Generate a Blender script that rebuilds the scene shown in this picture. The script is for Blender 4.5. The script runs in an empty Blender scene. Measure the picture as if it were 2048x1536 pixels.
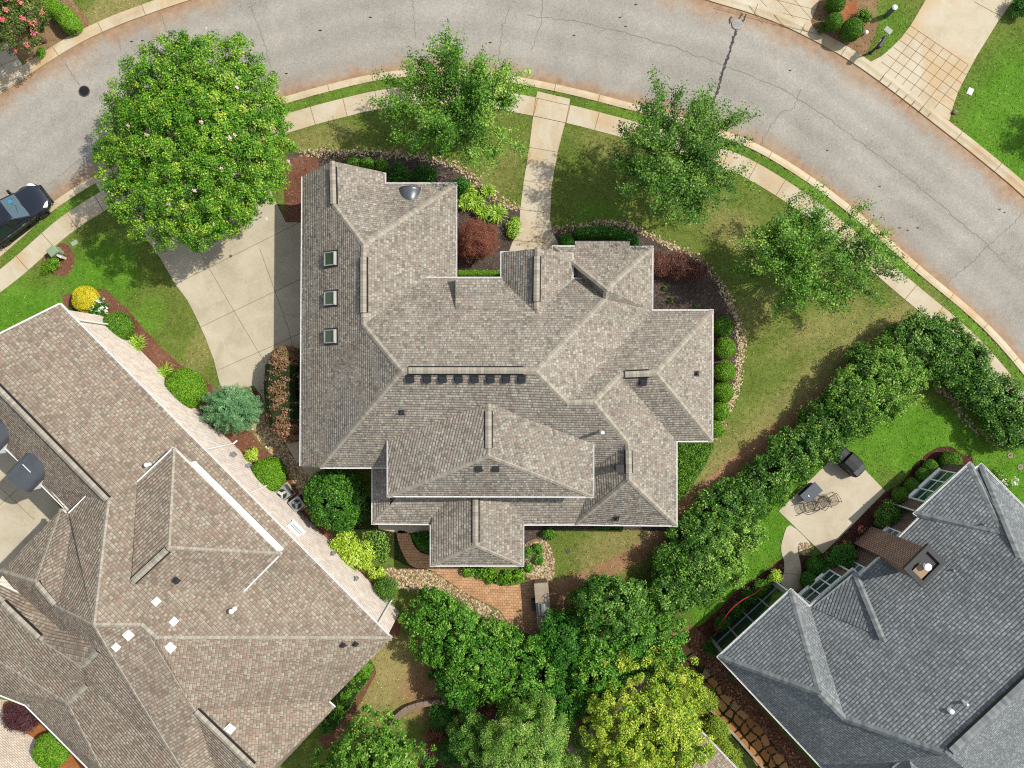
import bpy, math, random
import numpy as np
from mathutils import Vector, Matrix

SC = bpy.context.scene
COL = SC.collection
R = math.radians

# ---------------------------------------------------------------- camera
# A drone looking straight down.  Layout helper W(px, py, z) gives the world point
# of a photograph pixel at height z (z in layout metres, U scales layout to metres).
HC, FPX, U = 40.0, 1440.0, 1.09091
LIFT = 0.0   # height of the plot a house stands on
def W(px, py, z=0.0):
    z = z + LIFT
    k = (HC - z) / FPX * U
    return Vector(((px - 1024) * k, (768 - py) * k, z * U))
def Wxy(px, py, z=0.0):
    v = W(px, py, z); return (v.x, v.y)

cam_d = bpy.data.cameras.new("drone_camera")
cam = bpy.data.objects.new("drone_camera", cam_d); COL.objects.link(cam)
cam.location = (0, 0, HC * U); cam.rotation_euler = (0, 0, 0)
cam_d.sensor_width = 36; cam_d.lens = 36 * FPX / 2048
cam_d.clip_start = 0.5; cam_d.clip_end = 3000
SC.camera = cam
SC.render.resolution_x, SC.render.resolution_y = 1024, 768

# ---------------------------------------------------------------- sky, sun, exposure
SUN = Vector((0.85, 0.30, 1.0)).normalized()
wd = bpy.data.worlds.new("World"); SC.world = wd; wd.use_nodes = True
nt = wd.node_tree
sky = nt.nodes.new("ShaderNodeTexSky"); sky.sky_type = 'NISHITA'; sky.sun_disc = False
sky.sun_elevation = math.asin(SUN.z); sky.sun_rotation = math.atan2(SUN.x, SUN.y)
hs = nt.nodes.new("ShaderNodeHueSaturation"); hs.inputs['Saturation'].default_value = .42   # thin summer haze: a paler sky
nt.links.new(sky.outputs[0], hs.inputs['Color']); nt.links.new(hs.outputs[0], nt.nodes["Background"].inputs[0])
nt.nodes["Background"].inputs[1].default_value = 0.135
sl = bpy.data.lights.new("sun", 'SUN'); sl.energy = 3.8; sl.angle = R(0.6); sl.color = (1.0, 0.94, 0.84)
so = bpy.data.objects.new("sun", sl); COL.objects.link(so)
so.rotation_euler = SUN.to_track_quat('Z', 'Y').to_euler(); so.location = (60, 20, 80)
SC.view_settings.view_transform = 'Standard'; SC.view_settings.look = 'None'
SC.view_settings.exposure = 0.62; SC.view_settings.gamma = 1
try:
    SC.cycles.max_bounces = 6; SC.cycles.diffuse_bounces = 3; SC.cycles.transmission_bounces = 4
    SC.cycles.use_denoising = False; SC.cycles.filter_width = 1.15
except Exception:
    pass

# ---------------------------------------------------------------- colours and materials
def srgb(h):
    h = h.lstrip('#'); o = []
    for i in (0, 2, 4):
        c = int(h[i:i+2], 16) / 255
        o.append(c / 12.92 if c <= .04045 else ((c + .055) / 1.055) ** 2.4)
    return o
def C(h, f=1.0):
    a = srgb(h); return (a[0]*f, a[1]*f, a[2]*f, 1)

class M:
    def __init__(s, name, rough=.8, spec=.3):
        s.m = bpy.data.materials.new(name); s.m.use_nodes = True
        s.t = s.m.node_tree; s.b = s.t.nodes["Principled BSDF"]
        s.b.inputs['Roughness'].default_value = rough
        s.b.inputs['Specular IOR Level'].default_value = spec
    def n(s, typ, ins=None, **kw):
        nd = s.t.nodes.new("ShaderNode" + typ)
        for k, v in kw.items(): setattr(nd, k, v)
        for k, v in (ins or {}).items():
            sk = nd.inputs[k]
            if hasattr(v, 'bl_idname') or hasattr(v, 'is_output'): s.t.links.new(v, sk)
            else: sk.default_value = v
        return nd
    def obj(s): return s.n("TexCoord").outputs['Object']
    def uv(s): return s.n("UVMap").outputs[0]
    def noise(s, vec, scale, detail=4, rough=.6, dist=0):
        return s.n("TexNoise", {'Vector': vec, 'Scale': scale, 'Detail': detail, 'Roughness': rough, 'Distortion': dist}).outputs['Fac']
    def ramp(s, fac, stops, const=False):
        r = s.n("ValToRGB", {'Fac': fac}); e = r.color_ramp
        if const: e.interpolation = 'CONSTANT'
        while len(e.elements) < len(stops): e.elements.new(.5)
        for el, (p, c) in zip(e.elements, stops): el.position = p; el.color = c if len(c) == 4 else (*c, 1)
        return r.outputs[0]
    def vr(s, fac, a, b, lo=0., hi=1.):
        return s.n("MapRange", {'Value': fac, 'From Min': a, 'From Max': b, 'To Min': lo, 'To Max': hi}).outputs[0]
    def mix(s, fac, a, b, mode='MIX'):
        nd = s.n("Mix", data_type='RGBA', blend_type=mode, clamp_factor=True)
        for i, v in ((0, fac), (6, a), (7, b)):
            if hasattr(v, 'is_output'): s.t.links.new(v, nd.inputs[i])
            else: nd.inputs[i].default_value = v
        return nd.outputs[2]
    def math(s, op, a, b=0., clamp=False):
        return s.n("Math", {0: a, 1: b}, operation=op, use_clamp=clamp).outputs[0]
    def base(s, c):
        if hasattr(c, 'is_output'): s.t.links.new(c, s.b.inputs['Base Color'])
        else: s.b.inputs['Base Color'].default_value = c
    def bump(s, h, st=.3, d=.02):
        b = s.n("Bump", {'Height': h, 'Strength': st, 'Distance': d})
        s.t.links.new(b.outputs[0], s.b.inputs['Normal'])

MATS = {}
def plain(name, col, rough=.6, spec=.4, metal=0, var=.12, scale=3.0):
    m = M(name, rough, spec); m.b.inputs['Metallic'].default_value = metal
    f = m.noise(m.obj(), scale, 3)
    k = m.vr(f, .3, .7, 1 - var, 1 + var)
    m.base(m.mix(1.0, col, m.n("CombineColor", {0: k, 1: k, 2: k}).outputs[0], 'MULTIPLY'))
    MATS[name] = m.m; return m.m

def ground_mat(name, stops, scales=(0.35, 3.0, 30.0), w=(.45, .3, .35), bump=.35, bd=.02, rough=.95):
    m = M(name, rough, .1); o = m.obj()
    a = m.noise(o, scales[0], 3); b = m.noise(o, scales[1], 4); c = m.noise(o, scales[2], 3, .8)
    s = m.math('ADD', m.math('ADD', m.math('MULTIPLY', a, w[0]), m.math('MULTIPLY', b, w[1])), m.math('MULTIPLY', c, w[2]))
    s = m.vr(s, .36, .74)
    m.base(m.ramp(s, stops)); m.bump(c, bump, bd); MATS[name] = m.m; return m.m

def concrete(name, c0, c1, c2, stain=None, sc=1.0):
    m = M(name, .85, .2); o = m.obj()
    a = m.noise(o, .55*sc, 4, .6, .6); b = m.noise(o, 7, 5, .7); c = m.noise(o, 55, 2, .7)
    s = m.vr(m.math('ADD', m.math('MULTIPLY', a, .55), m.math('ADD', m.math('MULTIPLY', b, .25), m.math('MULTIPLY', c, .2))), .35, .66)
    col = m.ramp(s, [(0, c0), (.5, c1), (1, c2)])
    if stain:
        f = m.vr(m.noise(o, .3, 3, .7, 1.2), .47, .68, 0, .75)
        col = m.mix(f, col, stain)
    m.base(col); m.bump(c, .12, .01); MATS[name] = m.m; return m.m

def soft(pal, t=.25, g=1.0):
    a = [sum(p[i] for p in pal)/len(pal) for i in range(3)]
    return [tuple((p[i]*(1-t) + a[i]*t)*g for i in range(3)) + (1,) for p in pal]
def shingle(name, pal, line, bw=.27, rh=.15, gap=.013, weather=.16, sep=.8, butt=.045):
    m = M(name, .92, .12); uv = m.uv()
    def br(w, off, sq):
        mp = m.n("Mapping", {'Vector': uv, 'Location': (off, 0, 0)}).outputs[0]
        return m.n("TexBrick", {'Vector': mp, 'Color1': (0, 0, 0, 1), 'Color2': (1, 1, 1, 1), 'Mortar': (.5, .5, .5, 1), 'Scale': 1.0,
                   'Mortar Size': gap, 'Mortar Smooth': .3, 'Bias': 0., 'Brick Width': w, 'Row Height': rh}, offset=.37, squash=sq, squash_frequency=3)
    b1 = br(bw, 0, 1.5); b2 = br(bw*.62, 3.1, .8)
    v = m.vr(m.math('ADD', m.math('MULTIPLY', b1.outputs['Color'], .6), m.math('MULTIPLY', b2.outputs['Color'], .4)), .12, .88)
    n = len(pal)
    col = m.ramp(v, [(i/n, p) for i, p in enumerate(pal)], True)
    f = m.math('ADD', m.math('MULTIPLY', m.noise(m.obj(), .42, 5, .65, .5), .6), m.math('MULTIPLY', m.noise(m.n("Mapping", {'Vector': uv, 'Scale': (1.6, .22, 1)}).outputs[0], 1.0, 4, .7), .4))
    k = m.vr(f, .32, .68, 1-weather, 1+weather*.8)
    g = m.vr(m.noise(m.obj(), 40, 2), .3, .7, .9, 1.1); k = m.math('MULTIPLY', k, g)
    col = m.mix(1.0, col, m.n("CombineColor", {0: k, 1: k, 2: k}).outputs[0], 'MULTIPLY')
    # lower edge of each course: the butt of the tab
    sepv = m.n("SeparateXYZ", {'Vector': uv}).outputs[1]
    fr = m.math('FRACT', m.math('DIVIDE', sepv, rh))
    col = m.mix(m.math('MULTIPLY', b1.outputs['Fac'], sep), col, line)
    m.base(col)
    # each course rises over its butt edge, then falls away under the next course; tabs differ in thickness
    h = m.math('MINIMUM', m.math('DIVIDE', fr, .32), m.math('DIVIDE', m.math('SUBTRACT', 1.0, fr), .68))
    h = m.math('ADD', m.math('MULTIPLY', h, m.vr(b2.outputs['Color'], 0, 1, .55, 1.2)), m.math('MULTIPLY', b1.outputs['Fac'], -.25))
    m.bump(h, 1.0, butt); MATS[name] = m.m; return m.m

def brickmat(name, c1, c2, mortar, bw=.21, rh=.075, gap=.012, coord='uv', rot=0.):
    m = M(name, .9, .15)
    v = m.uv() if coord == 'uv' else m.obj()
    if rot: v = m.n("Mapping", {'Vector': v, 'Rotation': (0, 0, rot)}).outputs[0]
    b = m.n("TexBrick", {'Vector': v, 'Color1': c1, 'Color2': c2, 'Mortar': mortar, 'Scale': 1.0, 'Mortar Size': gap,
            'Mortar Smooth': .2, 'Bias': 0., 'Brick Width': bw, 'Row Height': rh})
    k = m.vr(m.noise(m.obj(), 2.2, 4), .3, .7, .82, 1.15)
    m.base(m.mix(1.0, b.outputs['Color'], m.n("CombineColor", {0: k, 1: k, 2: k}).outputs[0], 'MULTIPLY'))
    m.bump(m.math('SUBTRACT', 1.0, b.outputs['Fac']), .5, .012); MATS[name] = m.m; return m.m

def leafmat(name, stops, tr=.12, rough=.5, trcol=1.5):
    m = M(name, rough, .22)
    at = m.n("Attribute", attribute_name="tint").outputs['Fac']
    col = m.ramp(at, stops); m.base(col)
    tl = m.n("BsdfTranslucent", {'Color': m.mix(1.0, col, (trcol, trcol*1.05, trcol*.7, 1), 'MULTIPLY')})
    mx = m.n("MixShader", {0: tr, 1: m.b.outputs[0], 2: tl.outputs[0]})
    m.t.links.new(mx.outputs[0], m.t.nodes["Material Output"].inputs[0])
    MATS[name] = m.m; return m.m

def glass(name, col, rough=.08):
    m = M(name, rough, .6); m.base(col); m.b.inputs['Metallic'].default_value = 0.0
    m.b.inputs['Coat Weight'].default_value = .4; MATS[name] = m.m; return m.m

K = .62   # photograph colour -> albedo under this sun and exposure
# roofs
shingle('roof_taupe', soft([C('#7f796d', K), C('#99948a', K), C('#a6a195', K), C('#a28e82', K), C('#b7b2a4', K), C('#aa9f92', K), C('#c6c1b2', K), C('#9e998d', K)], .16, .94), C('#5a534b', K), bw=.20, rh=.158, sep=.55, gap=.011, weather=.2, butt=.025)
shingle('roof_tan', soft([C('#847a6b', K), C('#9d9483', K), C('#a08677', K), C('#b0a896', K), C('#ac9585', K), C('#bcb5a4', K), C('#a69e8c', K), C('#958473', K)], .2, .96), C('#5a5249', K), bw=.22, rh=.165, sep=.6, weather=.18, butt=.03)
shingle('roof_slate', soft([C('#7a7d7e', K), C('#868d90', K), C('#929b9f', K), C('#7f8080', K), C('#a0a9ad', K), C('#888f91', K)], .2), C('#54585b', K), bw=.24, rh=.165, gap=.015, weather=.26, sep=.6, butt=.026)
m = M('ridge_cap', .9, .1)
_u = m.n("SeparateXYZ", {'Vector': m.uv()}).outputs[0]
_c = m.n("TexWhiteNoise", {'W': m.math('FLOOR', m.math('DIVIDE', _u, .19))}, noise_dimensions='1D').outputs['Value']
_j = m.math('LESS_THAN', m.math('FRACT', m.math('DIVIDE', _u, .19)), .1)
m.base(m.mix(m.math('MULTIPLY', _j, .45), m.ramp(_c, [(0, C('#9f988a', K)), (.5, C('#aca596', K)), (1, C('#b9b2a2', K))]), C('#5a5248', K))); m.bump(m.noise(m.obj(), 60, 2), .3, .01)
MATS['ridge_cap'] = m.m
m = M('ridge_cap_slate', .9, .1)
_u = m.n("SeparateXYZ", {'Vector': m.uv()}).outputs[0]
_c = m.n("TexWhiteNoise", {'W': m.math('FLOOR', m.math('DIVIDE', _u, .19))}, noise_dimensions='1D').outputs['Value']
m.base(m.ramp(_c, [(0, C('#767b7c', K)), (.5, C('#868b8c', K)), (1, C('#959b9b', K))])); m.bump(m.noise(m.obj(), 60, 2), .3, .01)
MATS['ridge_cap_slate'] = m.m
plain('vent_slot', C('#1c1a18', K), .9)
plain('trim_white', (.78, .78, .76, 1), .45, .4, var=.05)
plain('gutter_white', (.68, .68, .67, 1), .35, .5, var=.04)
plain('black_vent', (.02, .02, .022, 1), .55, .4)
plain('white_pipe', (.8, .8, .8, 1), .4, .5, var=.03)
plain('lead_grey', C('#8f9296', K), .5, .5)
plain('metal_grey', C('#6c7178', K), .38, .6, .5, .1)
plain('skylight_frame', C('#b9bcb8', K), .4, .5)
glass('dark_glass', (.012, .025, .02, 1)); glass('skylight_glass', C('#566a4a', .5), .12); MATS['skylight_glass'].node_tree.nodes['Principled BSDF'].inputs['Coat Weight'].default_value = 0; MATS['skylight_glass'].node_tree.nodes['Principled BSDF'].inputs['Specular IOR Level'].default_value = .25; glass('green_glass', C('#3f5c58', .6)); glass('sky_glass', C('#7f93a3', .6))
plain('tan_wood', C('#a48a68', K), .7)
brickmat('white_brick', C('#e6d9cc', .8), C('#f3ebe2', .8), C('#b3a294', .8))
brickmat('brown_brick', C('#6e463c', K), C('#8c6254', K), C('#d0b8a4', K), .25, .125, .022)
brickmat('taupe_brick', C('#8c7468', K), C('#a08677', K), C('#c5b8aa', K))
brickmat('dark_brick', C('#5a4138', K), C('#6d5046', K), C('#b4a498', K), .25, .125, .018)
brickmat('clay_paver', C('#c8976e', K), C('#d8b088', K), C('#947659', K), bw=.22, rh=.16, gap=.012, coord='obj', rot=R(2))
# ground
m = M('road_asphalt', .95, .15)
o = m.obj(); uv = m.uv(); su = m.n("SeparateXYZ", {'Vector': uv})
n1 = m.noise(o, .22, 4, .6, .8); n2 = m.noise(o, 2.6, 4, .7); n3 = m.noise(o, 16, 3, .9); n4 = m.n("TexVoronoi", {'Vector': o, 'Scale': 20.0}).outputs['Color']
v = m.math('ADD', m.math('MULTIPLY', n1, .35), m.math('ADD', m.math('MULTIPLY', n2, .15), m.math('ADD', m.math('MULTIPLY', n3, .3), m.math('MULTIPLY', n4, .2))))
col = m.ramp(m.vr(v, .33, .67), [(0, C('#86827b', K)), (.35, C('#a5a198', K)), (.7, C('#b4afa5', K)), (1, C('#ccc6ba', K))])
_ln = m.math('ABSOLUTE', m.math('SUBTRACT', m.math('FRACT', m.math('DIVIDE', su.outputs[0], 1.75)), .5))
_pk = m.math('ADD', m.vr(_ln, .1, .4, .95, 1.04), m.vr(m.noise(o, .09, 3, .6, .5), .35, .65, -.05, .05))
col = m.mix(1.0, col, m.n("CombineColor", {0: _pk, 1: _pk, 2: _pk}).outputs[0], 'MULTIPLY')
# u = metres from the house-side kerb, v = metres from the far kerb: red clay washed along both gutters
sn = m.noise(m.n("Mapping", {'Vector': o, 'Scale': (.5, .5, .5)}).outputs[0], 1.1, 5, .7, .5); sw = m.vr(sn, .3, .72, .25, 1.75)
su_in = m.vr(m.math('DIVIDE', su.outputs[0], sw), 0, 1.0, 1, 0); su_out = m.vr(m.math('DIVIDE', su.outputs[1], sw), 0, 1.35, 1, 0)
st = m.math('MAXIMUM', su_in, su_out)
st = m.math('MULTIPLY', m.math('POWER', st, 1.1), .86)
col = m.mix(st, col, m.ramp(m.vr(n2, .3, .7), [(0, C('#976c48', K)), (1, C('#c29a70', K))]))
wide = m.math('MULTIPLY', m.vr(m.noise(o, .35, 3), .45, .7), m.math('MAXIMUM', m.vr(su.outputs[0], 0, 1.9, .5, 0), m.vr(su.outputs[1], 0, 2.2, .5, 0)))
col = m.mix(wide, col, C('#b7a48c', K))
m.base(col); m.bump(n3, .4, .012); MATS['road_asphalt'] = m.m
concrete('kerb_concrete', C('#bda784', K), C('#d6c8aa', K), C('#e2d9c2', K), C('#d0ac7c', K))
concrete('walk_concrete', C('#bfae90', K), C('#d2c6ac', K), C('#dcd3be', K), C('#cfb083', K))
concrete('drive_concrete', C('#b3a78f', K), C('#c9bfa6', K), C('#d6cdb6', K))
concrete('patio_concrete', C('#c0b299', K), C('#d2c6ae', K), C('#dcd3bf', K))
concrete('cap_stone', C('#8f8170', K), C('#a59784', K), C('#b8ac9a', K), sc=3)
concrete('retaining_block', C('#7c6a5c', K), C('#93816f', K), C('#a8978a', K), sc=3)
plain('joint_dark', C('#928468', K), .95, .1)
plain('joint_tan', C('#9a7448', K), .95, .1)
plain('tar', (.02, .02, .02, 1), .6, .3)
plain('crack', C('#8b877f', K), .95, .1)
plain('iron', C('#5a5650', K), .7, .4)
plain('iron_light', C('#a7a49d', K), .7, .4)
# grass sheet: vertex attribute 'wear' = (dry, bare dirt, lush)
m = M('ground_grass', .95, .1); o = m.obj()
w = m.n("SeparateColor", {0: m.n("Attribute", attribute_name="wear").outputs['Color']})
a = m.noise(o, .45, 4, .65, .6); b = m.noise(o, 3.2, 4, .7); c = m.noise(o, 11, 3, .85); c2 = m.noise(m.n("Mapping", {'Vector': o, 'Scale': (1, 2.6, 1), 'Rotation': (0, 0, .7)}).outputs[0], 5, 4, .85)
t = m.math('ADD', m.math('MULTIPLY', a, .24), m.math('ADD', m.math('MULTIPLY', b, .22), m.math('ADD', m.math('MULTIPLY', c, .3), m.math('MULTIPLY', c2, .24))))
t = m.vr(t, .35, .66)
olive = m.ramp(t, [(0, C('#3c521a', K)), (.35, C('#62762e', K)), (.7, C('#808e44', K)), (1, C('#a4a262', K))])
lush = m.ramp(t, [(0, C('#335e10', K)), (.35, C('#54861e', K)), (.7, C('#729f34', K)), (1, C('#9cbc5a', K))])
dry = m.ramp(t, [(0, C('#7a7644', K)), (.4, C('#9a905a', K)), (.75, C('#b3a671', K)), (1, C('#c9b686', K))])
dirt = m.ramp(t, [(0, C('#7c5a40', K)), (.45, C('#a5805e', K)), (1, C('#cdac86', K))])
def msk(ch, n, soft=.22):
    return m.vr(m.math('ADD', ch, m.math('MULTIPLY', m.math('SUBTRACT', n, .5), .9)), .5 - soft, .5 + soft)
col = m.mix(msk(w.outputs[2], a, .3), olive, lush)
col = m.mix(msk(w.outputs[0], b, .42), col, dry)
col = m.mix(msk(w.outputs[1], b, .25), col, dirt)
m.base(col); m.bump(m.math('ADD', c, c2), .7, .04); MATS['ground_grass'] = m.m
ground_mat('mulch_dark', [(0, C('#352c28', K)), (.5, C('#645850', K)), (1, C('#988a7e', K))], (.5, 5, 26), (.25, .3, .5), .9, .05)
ground_mat('mulch_red', [(0, C('#5f3a2a', K)), (.5, C('#8d614c', K)), (1, C('#b08a74', K))], (.5, 5, 26), (.3, .3, .45), .9, .05)
ground_mat('mulch_brown', [(0, C('#3c231c', K)), (.5, C('#633f35', K)), (1, C('#936a5c', K))], (.5, 5, 26), (.3, .3, .45), .9, .05)
ground_mat('mulch_pine', [(0, C('#7a5a3c', K)), (.5, C('#a28460', K)), (1, C('#c4a884', K))], (.5, 5, 26), (.3, .3, .45), .9, .05)
ground_mat('pebble_ground', [(0, C('#6a5842', K)), (.5, C('#a08a68', K)), (1, C('#cdb890', K))], (.6, 6, 24), (.2, .3, .5), .9, .05)
ground_mat('moss_ground', [(0, C('#1c2a0e', K)), (.5, C('#33431a', K)), (1, C('#5b5a30', K))], (.6, 5, 26), (.3, .3, .45), .9, .05)
ground_mat('clay_dirt', [(0, C('#8a4d2c', K)), (.5, C('#b06f48', K)), (1, C('#c99470', K))], (.6, 5, 26), (.3, .3, .45), .7, .04)
def stonemat(name, stops):
    m = M(name, .85, .2); at = m.n("Attribute", attribute_name="tint").outputs['Fac']
    k = m.vr(m.noise(m.obj(), 14, 3), .3, .7, .85, 1.12)
    m.base(m.mix(1.0, m.ramp(at, stops), m.n("CombineColor", {0: k, 1: k, 2: k}).outputs[0], 'MULTIPLY')); MATS[name] = m.m
stonemat('river_stone', [(0, C('#8a7356', K)), (.35, C('#b79b72', K)), (.7, C('#d6c29a', K)), (1, C('#e6dcc2', K))])
stonemat('brown_stone', [(0, C('#5a3a28', K)), (.4, C('#84583c', K)), (.8, C('#a77c58', K)), (1, C('#c9a988', K))])
stonemat('flag_stone', [(0, C('#96653c', K)), (.4, C('#b57d48', K)), (.75, C('#c49460', K)), (1, C('#a8946e', K))])
# foliage
KLEAF = .9
def LM(name, a, b, c, **kw): leafmat(name, [(0, C(a, KLEAF)), (.5, C(b, KLEAF)), (1, C(c, KLEAF))], **kw)
LM('leaf_crape', '#24500b', '#5c9420', '#b0c24a')
LM('leaf_street', '#224a0c', '#528422', '#a4c056')
LM('leaf_street_dark', '#1f440c', '#4c7a22', '#9cb654')
LM('leaf_holly', '#1f4a10', '#4c8622', '#93b84a', rough=.45)
LM('leaf_holly_dark', '#1c4210', '#3c721c', '#78a83e', rough=.42)
LM('leaf_hedge', '#1c420c', '#457622', '#98b658', rough=.45)
LM('leaf_hedge_light', '#3d6a20', '#6f9c34', '#a5bc62', rough=.42)
LM('leaf_box', '#35620e', '#5c8f1a', '#8cb132')
LM('leaf_box_dark', '#2c5510', '#4c7d1a', '#7aa136')
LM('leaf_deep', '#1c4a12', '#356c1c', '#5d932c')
LM('leaf_yellow', '#a39a10', '#c9bd22', '#dfd64a')
LM('leaf_lime', '#7da01e', '#a9c63c', '#d2e276')
LM('leaf_gold', '#4c7c18', '#94ae32', '#d0d058')
LM('leaf_golddark', '#5a8020', '#8aa432', '#b4bd4c')
LM('leaf_arbor', '#38681c', '#709a3a', '#bccc70')
LM('leaf_blue', '#2c5c38', '#5f945c', '#a6c698')
LM('leaf_redgreen', '#4c6426', '#86644a', '#bc8878')
LM('leaf_red', '#4e302b', '#744a40', '#94705c')
LM('leaf_maple', '#6a3a30', '#865040', '#8a6a46')
LM('leaf_purple', '#3a2028', '#553238', '#6e4a48')
LM('leaf_day', '#6f9a24', '#92b83e', '#b8d060')
LM('leaf_olive', '#34481a', '#566a2c', '#8a9248')
LM('petal_pink', '#d9a8b8', '#e8c2cc', '#efd6da', tr=.2, trcol=1.1)
LM('petal_coral', '#e8506a', '#ee6f80', '#f08a90', tr=.2, trcol=1.1)
LM('petal_white', '#e6e8dc', '#f0f0e8', '#f6f6ee', tr=.2, trcol=1.1)
LM('blade_olive', '#3f4f1c', '#6b7a34', '#a39f62', tr=.1); LM('blade_lush', '#355e14', '#5c8a26', '#94b052', tr=.1); LM('blade_dry', '#8a8048', '#b0a066', '#d0bd88', tr=.1)
LM('straw', '#6f4a34', '#a07a58', '#cfae88', tr=.05); LM('chips', '#2c2320', '#6a5448', '#a08a7a', tr=.0)
brickmat('pale_paver', C('#d9c8b4', K), C('#e8dccb', K), C('#a8937c', K), .24, .12, .014, 'obj', R(40)); ground_mat('mulch_orange', [(0, C('#8a4f2a', K)), (.5, C('#b87a48', K)), (1, C('#d0a070', K))], (.5, 5, 26), (.3, .3, .45), .9, .05)
plain('bark', C('#6f6252', K), .9, .1, var=.25, scale=9)
plain('bark_pale', C('#a89a88', K), .9, .1, var=.25, scale=9)
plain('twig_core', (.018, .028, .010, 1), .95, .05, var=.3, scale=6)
# things
plain('car_paint', (.006, .009, .018, 1), .18, .6, .1, .02); MATS['car_paint'].node_tree.nodes["Principled BSDF"].inputs['Coat Weight'].default_value = .7
plain('car_plastic', (.012, .012, .012, 1), .5, .3)
glass('car_glass', (.012, .02, .024, 1), .06); glass('windshield', C('#5f7a86', .45), .06)
plain('tyre', (.014, .014, .014, 1), .8, .2); plain('rim_metal', C('#5d5f62', .6), .35, .6, .7)
plain('chrome', (.7, .7, .72, 1), .15, .6, .9); plain('lamp_lens', (.6, .62, .65, 1), .1, .7)
plain('cyan_plastic', C('#1fa8d8', .7), .4, .4)
plain('black_cloth', (.014, .015, .017, 1), .6, .35, var=.25, scale=4); plain('grey_cloth', C('#5a5d62', K), .7, .3)
plain('slate_top', C('#4a545e', K), .4, .5); plain('bronze_wire', C('#574a3c', K), .5, .4)
plain('green_metal', C('#93a888', K), .6, .3); plain('post_green', C('#5f7a68', K), .5, .4)
plain('ac_grey', C('#9a9d9f', K), .5, .4); plain('ac_dark', (.02, .022, .024, 1), .7, .3)
plain('hose_red', C('#c8283c', K), .4, .4); plain('box_white', C('#c9c8bc', .8), .5, .3); plain('box_pale', C('#a9b5a0', K), .6, .3)
plain('dark_wood', C('#565452', K), .75, .3, var=.3, scale=7); plain('rock_grey', C('#8c8478', K), .9, .2, var=.3, scale=6)
plain('steel', C('#b4b8ba', K), .3, .6, .7)
plain('amber_straw', C('#9a6a30', K), .9, .1, var=.3)
# ---------------------------------------------------------------- object helpers
def props(o, label=None, cat=None, group=None, kind=None):
    if label: o['label'] = label
    if cat: o['category'] = cat
    if group: o['group'] = group
    if kind: o['kind'] = kind
    return o
def thing(name, label, cat, loc=(0, 0, 0), group=None, rotz=0):
    o = bpy.data.objects.new(name, None); COL.objects.link(o); o.empty_display_size = .2
    o.location = loc; o.rotation_euler = (0, 0, rotz)
    return props(o, label, cat, group)
def link(name, me, mats, parent=None):
    o = bpy.data.objects.new(name, me); COL.objects.link(o)
    for mm in ([mats] if isinstance(mats, str) else mats): me.materials.append(MATS[mm])
    if parent is not None: o.parent = parent
    return o
def mesh(name, V, F, mats, parent=None, local=False, fm=None, smooth=False, uv=None):
    """V world points (or local when local=True); moved to the parent's origin (unrotated parents)."""
    V = [Vector(v) for v in V]
    if parent is not None and not local: V = [v - parent.location for v in V]
    me = bpy.data.meshes.new(name); me.from_pydata(V, [], F)
    if fm: me.polygons.foreach_set('material_index', fm)
    if smooth: me.polygons.foreach_set('use_smooth', [True] * len(me.polygons))
    if uv == 'planar':
        ul = me.uv_layers.new(name="UVMap"); off = parent.location if (parent is not None and not local) else Vector()
        for p in me.polygons:
            n = p.normal; u = Vector((0, 0, 1)).cross(n)
            u = u.normalized() if u.length > 1e-3 else Vector((1, 0, 0)); v = n.cross(u)
            for li in p.loop_indices:
                q = me.vertices[me.loops[li].vertex_index].co + off
                ul.data[li].uv = (q.dot(u), q.dot(v))
    elif uv is not None:
        ul = me.uv_layers.new(name="UVMap")
        for p in me.polygons:
            for li in p.loop_indices: ul.data[li].uv = uv[me.loops[li].vertex_index]
    me.update(); return link(name, me, mats, parent)

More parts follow.
